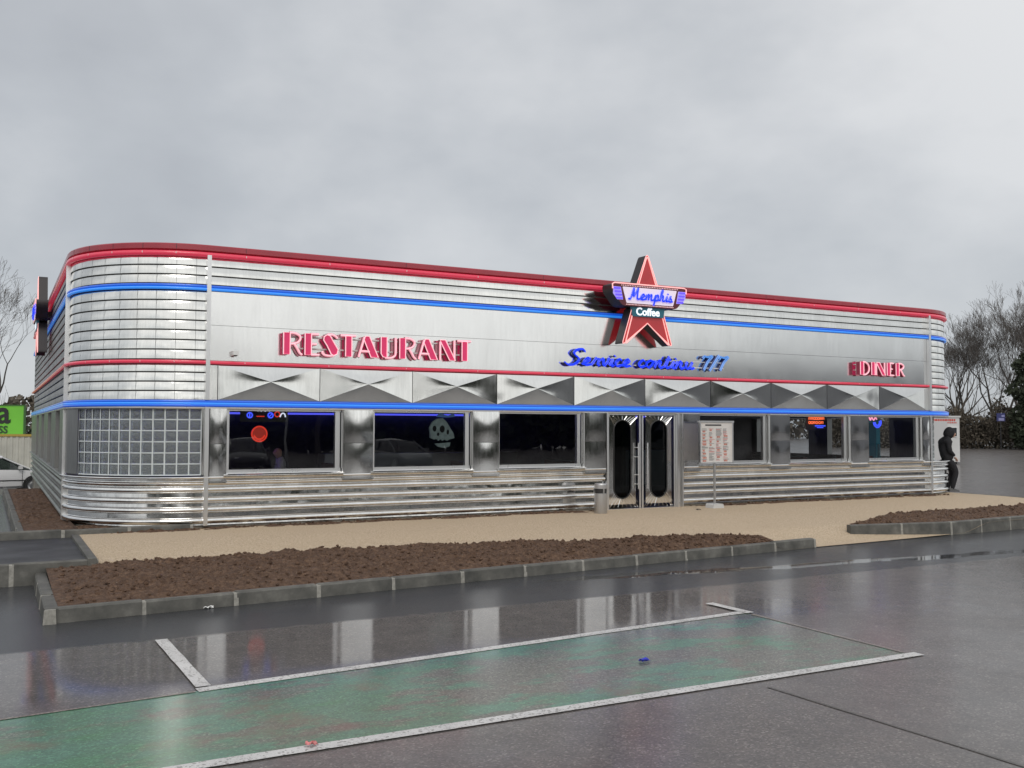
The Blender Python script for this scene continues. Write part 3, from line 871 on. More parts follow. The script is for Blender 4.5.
# skull-shaped wall ornament seen through the second window
t = empty('skull_ornament', (4.47, .24, 1.63), 0, 'pale painted skull ornament with hair tuft behind the second window', 'ornament')
bone = simple('bone_paint_glow', (.45, .53, .50), .7, var=.3, vs=12, emit=(.35, .45, .42), es=.10)  # faint emission added to the paint, the ornament is no lamp
sk = [(-.25, -.02), (-.27, .1), (-.20, .23), (-.08, .31), (.05, .32), (.14, .24), (.22, .12), (.32, -.04), (.34, -.14), (.22, -.17), (.16, -.2), (.1, -.17), (.05, -.2), (0, -.16), (-.05, -.2), (-.1, -.15), (-.16, -.17), (-.25, -.13)]
MB().prism(sk, 0, .06).build('skull', bone, t)
for (cx, cz, rx, rz) in ((-.16, .08, .045, .07), (.03, .07, .06, .085), (.17, .0, .03, .06), (-.07, -.05, .03, .04)):
    MB().prism([(cx + rx * math.cos(k * PI / 6), cz + rz * math.sin(k * PI / 6)) for k in range(12)], -.012, -.003).build('eye_socket' if cz > .03 else 'hollow', M['black'], t)
MB().prism([(-.14, -.27), (.24, -.24), (.22, -.33), (.1, -.37), (-.06, -.34)], 0, .05).build('jaw', bone, t)
MB().prism([(-.1, .36), (.0, .45), (.1, .40), (.2, .38), (.32, .43), (.38, .36), (.2, .34), (.05, .34)], .02, .05).build('hair_tuft', simple('tuft_blue_glow', (.2, .3, .5), .7, emit=(.1, .2, .5), es=.25), t)  # tuft colour is lifted by added emission too
# neon words high in the fifth and sixth windows
t.scale = (.86, 1, .84)
t = empty('neon_sign', (14.55, .3, 1.93), 0, 'orange two-row neon sign with blue underline in the fifth window', 'neon sign')
s = MB()
for row in (.03, -.07):
    x = -.27
    while x < .22:
        w_ = rnd.uniform(.05, .08); q = rnd.choice([0, 1, 2])
        if q == 0: s.tube([(x, 0, row - .03), (x, 0, row + .03), (x + w_ * .7, 0, row + .03), (x + w_ * .7, 0, row - .03)], .009, 5)
        elif q == 1: s.tube([(x + w_ * .7, 0, row + .03), (x, 0, row + .03), (x, 0, row - .03), (x + w_ * .7, 0, row - .03)], .009, 5)
        else: s.tube(circ(x + w_ * .4, row, .03, 0, 10), .009, 5, True)
        x += w_ + .02
s.build('orange_letters', M['n_orange'], t)
MB().tube([(-.06, 0, -.15), (.27, 0, -.15)], .018, 6).tube([(.0, 0, -.19), (.2, 0, -.19)], .014, 6).build('blue_underline', M['n_blue'], t)
MB().box(-.33, .33, .03, .045, -.24, .1).build('backing', M['black'], t)
t = empty('neon_sign', (16.55, .3, 1.95), 0, 'pink and blue neon sign hanging in the sixth window', 'neon sign')
MB().tube(crom([(-.25, 0, 0), (-.2, 0, .06), (-.15, 0, -.02), (-.1, 0, .05), (-.03, 0, -.02), (.03, 0, .05), (.08, 0, 0)]), .016, 6).build('pink_letters', M['n_pink'], t)
MB().tube(circ(.1, -.07, .13, 0, 16, 180, 380), .022, 6).tube(circ(.1, -.07, .08, 0, 12, 180, 380), .018, 6).build('blue_arc', M['n_blue'], t)
# teal drinks fridge behind the sixth window
t = empty('drinks_fridge', (17.25, 1.0, .012), 0, 'tall teal drinks fridge behind the sixth window', 'fridge')
teal = simple('teal_enamel_glow', (.02, .16, .20), .35, emit=(.02, .15, .2), es=.25)  # weak emission brightens the enamel in place of room light
MB().box(-.3, .3, 0, .6, 0, 1.95).build('body', teal, t)
MB().box(-.26, .12, -.03, -.004, .15, 1.85).build('door', simple('fridge_door_glow', (.01, .06, .09), .2, emit=(.01, .07, .1), es=.25), t)  # door colour carries the same added glow
MB().box(.16, .19, -.07, -.01, .7, 1.3).build('handle', M['alu'], t)
# diner booths along the windows
vin = simple('booth_vinyl', (.10, .015, .02), .35); vin2 = simple('booth_white', (.22, .22, .22), .4)
b0 = empty('diner_booth', (2.3, 1.1, .012), 0, 'dark red booth bench behind the windows', 'booth', 'booth benches behind the windows')
MB().box(-.25, .25, -.55, .55, .12, .46).build('seat', vin, b0); MB().box(.22, .36, -.55, .55, .12, 1.0).build('backrest', vin, b0); MB().box(-.2, .3, -.5, .5, 0, .12).build('base', M['black'], b0)
for i, x in enumerate((5.1, 7.4, 11.6, 14.1, 16.4)):
    c = copy_tree(b0); c.location = (x, 1.1, .012)

# ------------------------------------------------------------------ neon lettering signs
M['pinkfill'] = simple('pink_letter_face', (.50, .035, .12), .45, emit=(.75, .03, .14), es=.34)
M['letterside'] = simple('letter_side', (.30, .03, .07), .45)
M['palefill'] = simple('pale_letter_face', (.7, .35, .42), .45, emit=(.9, .42, .5), es=.3)
M['paletube'] = simple('pale_pink_tube', (.8, .5, .55), .4, emit=(1, .52, .60), es=.62)
BW = {
 'R': (.78, [[(0, 0), (.27, 0), (.27, 1), (0, 1)]], [[(.27, 1), (.5, .98), (.68, .87), (.70, .72), (.60, .57), (.42, .50), (.27, .49)], [(.45, .5), (.58, .28), (.68, .08), (.78, .0)]]),
 'E': (.64, [[(0, 0), (.27, 0), (.27, 1), (0, 1)]], [[(.27, .98), (.6, .98)], [(.27, .52), (.5, .52)], [(.27, .02), (.62, .02)]]),
 'S': (.68, [[(.04, .72), (.06, .88), (.18, .98), (.32, .93), (.52, .55), (.66, .30), (.62, .10), (.48, .01), (.36, .08), (.30, .22), (.18, .48)]], [[(.22, .98), (.42, 1.0), (.6, .9), (.62, .82)], [(.0, .2), (.05, .06), (.25, .0), (.48, .01)]]),
 'T': (.66, [[(.2, 0), (.47, 0), (.47, .96), (.2, .96)]], [[(0, .99), (.66, .99)]]),
 'A': (.90, [[(.30, 1), (.48, 1), (.88, 0), (.55, 0), (.24, .82)]], [[(.28, .96), (.03, .0)], [(.11, .28), (.50, .28)]]),
 'U': (.74, [[(0, .2), (.08, .05), (.27, .0), (.27, 1), (0, 1)]], [[(.2, .01), (.42, .0), (.6, .08), (.68, .25), (.68, 1)]]),
 'N': (.76, [[(0, 1), (.26, 1), (.74, .0), (.46, .0), (.04, .88)]], [[(.04, .92), (.04, 0)], [(.72, 0), (.72, 1)]]),
 'I': (.30, [[(0, 0), (.27, 0), (.27, 1), (0, 1)]], []),
 'D': (.80, [[(0, 0), (.27, 0), (.27, 1), (0, 1)]], [[(.27, 1), (.5, .97), (.70, .78), (.76, .5), (.70, .22), (.5, .03), (.27, 0)]]),
}
def deco_word(word, x0, x1, z0, h, name, label, yf=-.17, yb=-.07):
    tot = sum(BW[c][0] for c in word) + .10 * (len(word) - 1)
    k = (x1 - x0) / tot
    t = empty(name, (x0, 0, z0), 0, label, 'sign')
    x = 0
    for c in word:
        w_, thick, thin = BW[c]
        f = MB()
        for poly in thick:
            P = [(x + a * k, z * h) for a, z in poly]
            f.prism(P, yf, yb, 0, 1)
        for ln in thin:
            L = crom(ln, 4) if len(ln) > 2 else [Vector(p) for p in ln]
            pts = [Vector((x + p[0] * k, p[1] * h)) for p in L]
            for a, b_ in zip(pts[:-1], pts[1:]):      # thin channel behind the tube
                d = (b_ - a).normalized(); n = Vector((-d.y, d.x)) * .024
                q = [a + n, a - n, b_ - n, b_ + n]
                f.prism([(v.x, v.y) for v in q], yf + .02, yb, 2, 1)
        o = f.build('letter', [M['pinkfill'], M['letterside'], M['palefill']], t)
        tb = MB()
        for poly in thick:
            tb.tube([(x + a * k, yf - .012, z * h) for a, z in poly], .0105, 5, closed=True)
        for ln in thin:
            L = crom(ln, 4) if len(ln) > 2 else [Vector(p) for p in ln]
            tb.tube([(x + p[0] * k, yf + .004, p[1] * h) for p in L], .0125, 5)
        tb.build('neon_outline', M['paletube'], o)
        x += (w_ + .10) * k
    s = MB()
    for z in (.12, h - .06): s.box(.02, x1 - x0 - .03, yb, -.025, z - .012, z + .012)
    s.build('mounting_rail', M['white'], t)
    return t
deco_word('RESTAURANT', 1.25, 4.92, 3.005, .385, 'restaurant_sign', 'pink neon letters spelling RESTAURANT on the steel fascia')
deco_word('DINER', 15.50, 17.10, 3.045, .315, 'diner_sign', 'pink neon letters spelling DINER near the far corner', yf=-.20, yb=-.08)

GL = {
 'e': (.95, [[(0, .1), (.35, .35), (.68, .72), (.5, 1), (.2, .72), (.14, .3), (.4, 0), (.95, .15)]]),
 'r': (.85, [[(0, .1), (.28, .9), (.32, 1.05), (.42, .85), (.7, .88), (.62, .4), (.68, .03), (.85, .15)]]),
 'v': (.95, [[(0, .7), (.2, 1), (.3, .4), (.42, 0), (.7, .5), (.75, 1), (.95, .85)]]),
 'i': (.5, [[(0, .1), (.25, .95), (.18, .3), (.28, 0), (.5, .15)], [(.32, 1.32), (.38, 1.42)]]),
 'c': (.8, [[(.62, .8), (.45, 1), (.15, .7), (.1, .3), (.35, 0), (.8, .2)]]),
 'o': (.95, [[(.45, 1), (.12, .7), (.1, .25), (.4, 0), (.7, .35), (.7, .8), (.45, 1), (.7, .88), (.95, .85)]]),
 'n': (1.1, [[(0, .6), (.12, .95), (.1, 0)], [(.12, .4), (.42, 1), (.62, .85), (.58, .2), (.75, 0), (1.1, .2)]]),
 'm': (1.6, [[(0, .6), (.12, .95), (.1, 0)], [(.12, .4), (.4, 1), (.56, .85), (.55, 0)], [(.57, .4), (.88, 1), (1.07, .85), (1.05, .2), (1.2, 0), (1.6, .2)]]),
 'u': (1.1, [[(0, .6), (.12, 1), (.08, .3), (.3, 0), (.58, .3), (.7, 1), (.64, .2), (.8, 0), (1.1, .2)]]),
 't': (.7, [[(0, .2), (.28, 1.65), (.2, .3), (.35, 0), (.7, .2)], [(.02, 1.12), (.55, 1.2)]]),
 'p': (.95, [[(0, .2), (.22, 1.05), (.02, -.9)], [(.15, .3), (.35, .95), (.62, .95), (.66, .4), (.4, 0), (.18, .1)], [(.4, 0), (.95, .2)]]),
 'h': (1.05, [[(0, .2), (.4, 1.6), (.36, 1.95), (.2, 1.7), (.1, 0)], [(.13, .4), (.42, 1), (.62, .8), (.58, .2), (.75, 0), (1.05, .2)]]),
 's': (.85, [[(0, .1), (.4, 1.05), (.36, .7), (.62, .3), (.42, 0), (.1, .08)], [(.42, 0), (.85, .05)]]),
 'M': (1.75, [[(-.3, .1), (0, .0), (.22, .8), (.42, 2.0), (.5, 1.2), (.58, .5), (.9, 1.3), (1.2, 2.0), (1.2, 1), (1.3, .1), (1.7, .15)]]),
 'S': (1.5, [[(1.45, 1.75), (1.25, 2.1), (.7, 2.05), (.4, 1.65), (.62, 1.25), (1.0, .95), (1.05, .45), (.65, .02), (.1, 0), (-.25, .3)]]),
 '7': (1.15, [[(-.05, 1.6), (.08, 1.9), (.5, 1.8), (1.0, 1.98), (.62, 1.1), (.42, -.05)]]),
 '/': (.75, [[(-.05, -.15), (.6, 2.15)]]),
 ' ': (.7, []),
}
def script_width(word, gap=.03): return sum(GL[c][0] + gap for c in word)
def script_tubes(word, mb, x0, kx, kz, z0, y, r, slant=.22, sides=5, dx=0, dz=0, n=4, gap=.03):
    x = 0
    for c in word:
        w_, strokes = GL[c]
        for s in strokes:
            pts = crom(s, n) if len(s) > 2 else [Vector(p) for p in s]
            mb.tube([(x0 + dx + (x + p[0] + slant * p[1]) * kx, y, z0 + dz + p[1] * kz) for p in pts], r, sides)
        x += w_ + gap
    return x
t = empty('script_sign', (7.12, 0, 3.02), 0, 'blue handwritten neon sign reading Service continu 7/7 above the entrance windows', 'sign')
M['scriptback'] = simple('script_channel', (.01, .03, .20), .4)
M['scriptneon'] = simple('script_neon', (.01, .05, .6), .3, emit=(.0, .03, .95), es=.75)
M['scriptpale'] = simple('script_steel_blue', (.06, .15, .35), .3, emit=(.08, .3, .85), es=.6)
word = 'Service'; tw = script_width('Service continu 7/7'); kx = 4.22 / tw; kz = .155
x = 0
for w_, mm in (('Service', 'scriptneon'), ('continu', 'scriptneon'), ('7/7', 'scriptpale')):
    bk = MB(); nn = MB()
    script_tubes(w_, bk, x, kx, kz, 0, -.085, .021)
    script_tubes(w_, bk, x, kx, kz, 0, -.06, .021)
    script_tubes(w_, nn, x, kx, kz, 0, -.125, .013, dx=-.012, dz=.012)
    script_tubes(w_, nn, x, kx, kz, 0, -.125, .013, dx=.014, dz=-.010)
    o = bk.build('word', M['scriptback'], t, smooth=50)
    nn.build('neon_tube', M[mm], o, smooth=50)
    x += (script_width(w_) + script_width(' ')) * kx
s = MB(); s.box(1.75, 4.2, -.05, -.02, .03, .055); s.box(.3, 1.6, -.05, -.02, .03, .055); s.box(3.3, 4.2, -.05, -.02, .16, .18)
s.build('mounting_rail', M['white'], t)

# star sign
M['starface'] = simple('star_red_face', (.42, .025, .03), .35, var=.1, vs=5, emit=(.5, .02, .03), es=.18, coat=.4)
M['signside'] = simple('sign_dark_side', (.025, .02, .022), .45)
M['litwhite'] = simple('lit_white_panel', (.75, .68, .75), .4, emit=(.85, .70, .88), es=.35)
M['tealpanel'] = simple('teal_panel', (.015, .12, .17), .35, emit=(.01, .10, .15), es=.2)
M['framemat'] = simple('maroon_frame', (.12, .02, .03), .4)
M['bulb'] = simple('small_bulbs', (.8, .6, .6), .4, emit=(1, .6, .6), es=.5)
M['violet'] = simple('violet_neon', (.1, .05, .6), .3, emit=(.12, .08, 1), es=.9)
M['lilac'] = simple('lilac_panel', (.35, .30, .7), .4, emit=(.4, .32, .9), es=.45)
M['tubewhite'] = simple('star_outline_tube', (.8, .4, .4), .4, emit=(1, .45, .42), es=.75)
def text_mesh(name, body, size, loc, m, parent, ext=.012, bold=.01, sx=1.0, rot=(PI / 2, 0, 0), shear=0):
    cu = bpy.data.curves.new('lettering', 'FONT'); cu.body = body; cu.size = size; cu.extrude = ext; cu.offset = bold; cu.align_x = 'CENTER'; cu.shear = shear; cu.resolution_u = 3
    tmp = bpy.data.objects.new('tmp', cu); COL.objects.link(tmp)
    dg = bpy.context.evaluated_depsgraph_get(); dg.update()
    me = bpy.data.meshes.new_from_object(tmp.evaluated_get(dg))
    bpy.data.objects.remove(tmp); bpy.data.curves.remove(cu)
    me.name = name; me.materials.clear(); me.materials.append(m)
    me.transform(Matrix.Translation(loc) @ Matrix.Rotation(rot[2], 4, 'Z') @ Matrix.Rotation(rot[0], 4, 'X') @ Matrix.Scale(sx, 4, (1, 0, 0)))
    o = bpy.data.objects.new(name, me); COL.objects.link(o); o.parent = parent
    return o
def round_poly(pts, rads, n=4):
    out = []
    L = len(pts)
    for i, (p, r) in enumerate(zip(pts, rads)):
        p = Vector(p); a = Vector(pts[i - 1]) - p; b_ = Vector(pts[(i + 1) % L]) - p
        if r <= 0: out.append(tuple(p)); continue
        r = min(r, a.length * .45, b_.length * .45)
        pa = p + a.normalized() * r; pb = p + b_.normalized() * r
        for k in range(n + 1):
            t_ = k / n
            q = pa * (1 - t_) ** 2 + p * 2 * t_ * (1 - t_) + pb * t_ ** 2
            out.append((q.x, q.y))
    return out
def star_sign(loc, rz, label):
    t = empty('star_sign', loc, rz, label, 'sign')      # origin on the wall, z = 4.0
    Z = lambda z: z - 4.0
    st = [(0, Z(5.44)), (-.30, Z(4.66)), (-.30, Z(4.3)), (-.40, Z(4.22)), (-.655, Z(3.44)), (0, Z(3.93)), (.655, Z(3.44)), (.40, Z(4.22)), (.30, Z(4.3)), (.30, Z(4.66))]
    sp = round_poly(st, [.12, 0, 0, 0, .11, 0, .11, 0, 0, 0])
    o = MB().prism(sp, -.42, -.14, 0, 1).build('star_body', [M['starface'], M['signside']], t)
    ins = round_poly([(p[0] * .88, p[1] * .96 + .0) for p in st], [.1, 0, 0, 0, .08, 0, .08, 0, 0, 0])
    MB().tube([(x, -.432, z) for x, z in ins], .014, 6, True).tube([(x, -.427, z) for x, z in sp], .010, 6, True).build('neon_outline', M['tubewhite'], o, smooth=60)
    wg = [(-.96, Z(4.72)), (.96, Z(4.72)), (.96, Z(4.56)), (.70, Z(4.26)), (-.70, Z(4.26)), (-.96, Z(4.56))]
    wp = round_poly(wg, [.08, .08, .1, .08, .08, .1])
    w = MB().prism(wp, -.52, -.16, 0, 1).build('wing_panel', [M['framemat'], M['signside']], t)
    pn = [(-.70, Z(4.655)), (.70, Z(4.655)), (.60, Z(4.32)), (-.60, Z(4.32))]
    MB().prism(round_poly(pn, [.02] * 4), -.531, -.515).build('lit_panel', M['litwhite'], w)
    bb = MB()
    for k in range(34):
        x = -.72 + 1.44 * k / 33
        for z in (Z(4.685),): bb.box(x - .008, x + .008, -.534, -.52, z - .008, z + .008)
        x = -.60 + 1.2 * k / 33
        bb.box(x - .008, x + .008, -.534, -.52, Z(4.292) - .008, Z(4.292) + .008)
    bb.build('bulb_row', M['bulb'], w)
    for sx in (-1, 1):
        q = [(sx * .745, Z(4.645)), (sx * .935, Z(4.645)), (sx * .935, Z(4.50)), (sx * .83, Z(4.38)), (sx * .69, Z(4.38))]
        if sx < 0: q = q[::-1]
        MB().prism(q, -.529, -.515).build('fin_panel', M['lilac'], w)
        f = MB()
        for k in range(4):
            z = Z(4.615 - .068 * k); sh = .018 * k
            f.box(min(sx * (.765 - sh), sx * (.92 - sh)), max(sx * (.765 - sh), sx * (.92 - sh)), -.55, -.53, z - .016, z + .016)
        f.build('fin_bars', M['violet'], w)
    tu = MB().tube([(-.95, -.53, Z(4.60)), (-.955, -.53, Z(4.70)), (-.90, -.53, Z(4.725)), (.90, -.53, Z(4.725)), (.955, -.53, Z(4.70)), (.95, -.53, Z(4.60))], .015, 6)
    tu.build('neon_outline', M['tubewhite'], w, smooth=60)
    sc = MB(); tw = script_width('Memphis')
    script_tubes('Memphis', sc, -.53, 1.10 / tw, .118, Z(4.405), -.555, .020, slant=.15)
    sc.build('script_lettering', M['scriptneon'], w, smooth=50)
    c = MB().prism([(-.42, Z(4.275)), (.42, Z(4.275)), (.40, Z(4.06)), (-.40, Z(4.06))], -.47, -.40).build('lower_panel', M['tealpanel'], t)
    text_mesh('lettering', 'Coffee', .225, (-.02, -.472, Z(4.09)), simple('coffee_white', (.8, .82, .85), .4, emit=(.8, .9, 1), es=.7), c, .008, .006)
    br = MB(); br.box(-.3, -.2, -.16, -.0, Z(4.35), Z(4.5)); br.box(.2, .3, -.16, -.0, Z(4.35), Z(4.5))
    br.build('bracket', M['darkmetal'], t)
    return t
star_sign((8.93, 0, 4.0), 0, 'red star sign with lit wing panel facing the car park above the entrance')
s2_ = star_sign((-RC + .02, 9.2, 4.0), -PI / 2, 'red star sign mounted on the side wall, seen edge-on')
s2_.scale = (1, .72, 1)

# security camera on the fascia
t = empty('security_camera', (.43, -.02, 2.985), 0, 'small white security camera low on the fascia beside the lettering', 'camera')
MB().box(-.04, .04, -.03, .0, -.04, .05).build('mount', M['white'], t)
MB().box(-.045, .045, -.17, -.03, -.03, .045).build('body', M['white'], t)
MB().lathe([(0, -.05), (.028, -.045), (.035, -.03)], (0, -.12, 0), 12).build('lens', M['black'], t)

# litter bin
t = empty('litter_bin', (7.62, -.62, -.002), 0, 'grey cylindrical litter bin standing beside the entrance doors', 'bin')
MB().lathe([(0, 0), (.125, 0), (.13, .02), (.13, .40), (.125, .405)], seg=24).build('body', M['galv'], t, smooth=40)
MB().lathe([(.12, .40), (.12, .50)], seg=24).build('opening_band', M['black'], t, smooth=40)
MB().lathe([(.12, .50), (.135, .50), (.135, .575), (.12, .60), (0, .605)], seg=24).build('lid', M['galv'], t, smooth=30)
p = MB()
for k in range(3):
    a = 2 * PI * k / 3 + .4
    p.box(.128 * math.cos(a) - .012, .128 * math.cos(a) + .012, .128 * math.sin(a) - .012, .128 * math.sin(a) + .012, .39, .51)
p.build('lid_posts', M['galv'], t)

# menu board on its post
t = empty('menu_board', (10.17, -.62, 0), 0, 'framed menu board of small printed columns on a post beside the entrance', 'menu board')
MB().box(.38, .42, .0, .03, .05, .98).build('post', M['galv'], t)
MB().prism(round_poly([(.25, 0), (.55, 0), (.53, .09), (.27, .09)], [.0, 0, .03, .03]), -.12, .15).build('base', simple('base_block', (.55, .55, .54), .7), t)
fr = MB(); X0, X1, Z0, Z1 = -.06, .93, .93, 1.90
fr.box(X0, X1, -.02, .03, Z0 + .02, Z0 + .05); fr.box(X0, X1, -.02, .03, Z1 - .06, Z1 - .02); fr.box(X0 + .04, X0 + .07, -.02, .03, Z0 + .05, Z1 - .06); fr.box(X1 - .05, X1 - .02, -.02, .03, Z0 + .05, Z1 - .06)
fr.build('frame', M['alu'], t)
pn = MB().box(X0 + .07, X1 - .05, -.005, .02, Z0 + .05, Z1 - .06).build('printed_sheet', simple('menu_paper', (.62, .60, .58), .5, var=.1, vs=5), t)
inkr = MB(); inkb = MB(); ph = MB(); rr = random.Random(5)
for c in range(4):
    xa = X0 + .10 + c * .195
    z = Z1 - .20
    while z > Z0 + .09:
        L = rr.uniform(.06, .17)
        (inkr if rr.random() < .35 else inkb).box(xa, xa + L, -.008, -.006, z, z + .007)
        if rr.random() < .18: ph.box(xa + .02, xa + .02 + rr.uniform(.05, .11), -.0075, -.0055, z - .045, z - .008); z -= .05
        z -= rr.uniform(.015, .028)
ti = MB().box(X0 + .2, X1 - .35, -.008, -.006, Z1 - .13, Z1 - .10)
inkr.build('red_text', simple('red_ink', (.55, .08, .08), .6), pn); inkb.build('printed_text', simple('black_ink', (.08, .08, .09), .6), pn)
ti.build('title_bar', M['darkmetal'], pn); ph.build('dish_photos', simple('photo_ink', (.5, .22, .18), .6, var=.5, vs=30), pn)

# small litter
def scrap(loc, m, label, s=.05, seed=1):
    rr = random.Random(seed); p = MB(); n = 5
    for i in range(n + 1):
        for j in range(n + 1): p.v.append(((i / n - .5) * s * 2 + rr.uniform(-.006, .006), (j / n - .5) * s * 1.2 + rr.uniform(-.006, .006), rr.uniform(.002, .03)))
    p.f = [(i * (n + 1) + j, (i + 1) * (n + 1) + j, (i + 1) * (n + 1) + j + 1, i * (n + 1) + j + 1) for i in range(n) for j in range(n)]; p.m = [0] * len(p.f)
    o = p.build('paper_scrap', m); o.location = loc
    return tag(o, label, 'litter')
scrap((-1.05, -5.82, GZ + .002), M['white'], 'crumpled white scrap lying in the gutter at the kerb', .05, 3)
scrap((-1.38, -10.93, GZ + .014), simple('red_wrapper', (.6, .2, .2), .5, var=.6, vs=60), 'crumpled red and white wrapper lying on the outer white line', .035, 4)
scrap((1.82, -10.09, GZ + .006), simple('blue_wrapper', (.03, .04, .5), .5), 'torn blue wrapper on the green painted bay', .05, 5)
scrap((9.86, -.92, .0), M['black'], 'small black scrap on the gravel near the menu post', .05, 6)

# ------------------------------------------------------------------ people
def skin_body(name, joints, edges, m, parent=None, root=0, sub=2, loc=(0, 0, 0), rz=0):
    me = bpy.data.meshes.new(name)
    me.from_pydata([j[0] for j in joints], edges, [])
    o = bpy.data.objects.new(name, me); COL.objects.link(o)
    sk = o.modifiers.new('s', 'SKIN'); sk.use_smooth_shade = True
    if not me.skin_vertices: 
        bpy.context.view_layer.objects.active = o
    for i, j in enumerate(joints):
        r = j[1] if isinstance(j[1], tuple) else (j[1], j[1])
        me.skin_vertices[0].data[i].radius = r
        me.skin_vertices[0].data[i].use_root = (i == root)
    sb = o.modifiers.new('u', 'SUBSURF'); sb.levels = sub; sb.render_levels = sub
    dg = bpy.context.evaluated_depsgraph_get(); dg.update()
    me2 = bpy.data.meshes.new_from_object(o.evaluated_get(dg))
    bpy.data.objects.remove(o)
    me2.materials.clear(); me2.materials.append(m)
    for p in me2.polygons: p.use_smooth = True
    o2 = bpy.data.objects.new(name, me2); COL.objects.link(o2)
    if parent: o2.parent = parent
    o2.location = loc; o2.rotation_euler = (0, 0, rz)
    return o2
clothb = simple('black_cloth', (.014, .014, .017), .85, bmp=.5, bs_=25, bd=.01)
skinm = simple('skin', (.50, .30, .22), .5)
# standing smoker: local +x is where he faces
P0 = empty('person', (19.80, .64, .005), R_(-30), 'person in black hooded jacket and black trousers, head bowed, standing at the far corner', 'person')
J = [((-.06, 0, .93), (.17, .17)),      #0 pelvis
     ((-.09, 0, 1.12), (.165, .18)), ((-.11, 0, 1.30), (.165, .19)), ((-.08, 0, 1.43), (.12, .15)), ((-.02, 0, 1.50), (.075, .075)), ((.03, 0, 1.56), (.07, .07)),
     ((-.0, .09, .84), .11), ((.13, .10, .52), .082), ((.01, .10, .12), .058), ((.0, .10, .045), .045), ((.10, .11, .035), .035), ((.17, .11, .03), .025),
     ((-.0, -.09, .84), .11), ((.15, -.10, .54), .082), ((.05, -.10, .12), .058), ((.04, -.10, .045), .045), ((.14, -.11, .035), .035), ((.21, -.11, .03), .025),
     ((-.09, .20, 1.38), .072), ((-.10, .25, 1.12), .062), ((.08, .17, .95), .046),
     ((-.09, -.20, 1.38), .072), ((-.08, -.25, 1.12), .062), ((.10, -.13, .97), .046)]
E_ = [(0, 1), (1, 2), (2, 3), (3, 4), (4, 5), (0, 6), (6, 7), (7, 8), (8, 9), (9, 10), (10, 11), (0, 12), (12, 13), (13, 14), (14, 15), (15, 16), (16, 17), (3, 18), (18, 19), (19, 20), (3, 21), (21, 22), (22, 23)]
skin_body('body', J, E_, clothb, P0)
hd = skin_body('head', [((0, 0, 0), (.05, .05)), ((.02, 0, .06), (.075, .07)), ((.03, 0, .13), (.088, .075)), ((.02, 0, .18), (.07, .062)), ((.105, 0, .085), .013), ((.09, 0, .04), .03)], [(0, 1), (1, 2), (2, 3), (2, 4), (1, 5)], skinm, P0, loc=(.03, 0, 1.50))
hd.rotation_euler = (0, R_(38), 0)
ho = MB().lathe([(.001, .155), (.06, .145), (.10, .11), (.122, .05), (.127, -.02), (.115, -.08), (.095, -.12)], seg=18)
hood = ho.build('hood', clothb, P0, smooth=80); hood.location = (.02, 0, 1.60); hood.scale = (1.12, 1.08, 1.05); hood.rotation_euler = (0, R_(28), 0)
fm = MB().lathe([(0, .0), (.05, .01), (.078, .03)], seg=14)
def hand(parent, loc, rot, side):
    h = empty_joints = None
    jj = [((0, 0, 0), (.024, .020)), ((.045, 0, -.005), (.036, .016)), ((.085, 0, -.012), (.036, .014))]
    ee = [(0, 1), (1, 2)]
    for q, (dy, L) in enumerate(((-.030, .055), (-.010, .065), (.011, .060), (.031, .046))):
        b_ = len(jj)
        jj += [((.09, dy, -.013), .0095), ((.09 + L * .55, dy * 1.15, -.03), .0085), ((.09 + L * .75, dy * 1.15, -.055), .007)]
        ee += [(2, b_), (b_, b_ + 1), (b_ + 1, b_ + 2)]
    b_ = len(jj); jj += [((.035, side * .038, -.012), .012), ((.07, side * .055, -.028), .009)]; ee += [(1, b_), (b_, b_ + 1)]
    o = skin_body('hand', jj, ee, skinm, parent, sub=1, loc=loc); o.rotation_euler = rot
    return o
hand(P0, (.09, .165, .93), (0, R_(50), R_(-25)), -1); hand(P0, (.11, -.125, .95), (0, R_(45), R_(20)), 1)
MB().tube([(.17, .10, .86), (.22, .10, .87)], .006, 6).build('cigarette', M['white'], P0)
for yy in (.10, -.10):
    s = MB(); s.prism([(-.08 + .03 * (yy < 0), 0), (.22, 0), (.22, .035), (.15, .065), (.05, .10), (-.06, .10)], yy - .045, yy + .045); s.build('shoe', simple('shoe_grey', (.12, .12, .12), .6), P0)
# guest seated inside the first window, seen from behind
P1 = empty('person', (1.55, .95, .05), R_(170), 'bald seated person in grey shirt seen behind the sill of the first window', 'person')
greyc = simple('grey_shirt', (.42, .42, .43), .85, bmp=.4, bs_=20, bd=.01)
J = [((0, 0, .50), (.15, .16)), ((.0, 0, .68), (.12, .15)), ((.02, 0, .86), (.11, .17)), ((.03, 0, .96), (.07, .10)), ((.05, 0, 1.03), (.05, .05)),
     ((.25, .10, .52), .08), ((.46, .11, .50), .065), ((.46, .11, .10), .045), ((.58, .11, .05), .04), ((.25, -.10, .52), .08), ((.46, -.11, .50), .065), ((.46, -.11, .10), .045), ((.58, -.11, .05), .04),
     ((.03, .20, .92), .062), ((.08, .25, .68), .05), ((.32, .16, .72), .035), ((.03, -.20, .92), .062), ((.08, -.25, .68), .05), ((.32, -.16, .72), .035)]
E_ = [(0, 1), (1, 2), (2, 3), (3, 4), (0, 5), (5, 6), (6, 7), (7, 8), (0, 9), (9, 10), (10, 11), (11, 12), (3, 13), (13, 14), (14, 15), (3, 16), (16, 17), (17, 18)]
skin_body('body', J, E_, greyc, P1); P1.scale = (1.08, 1.15, 1.08)
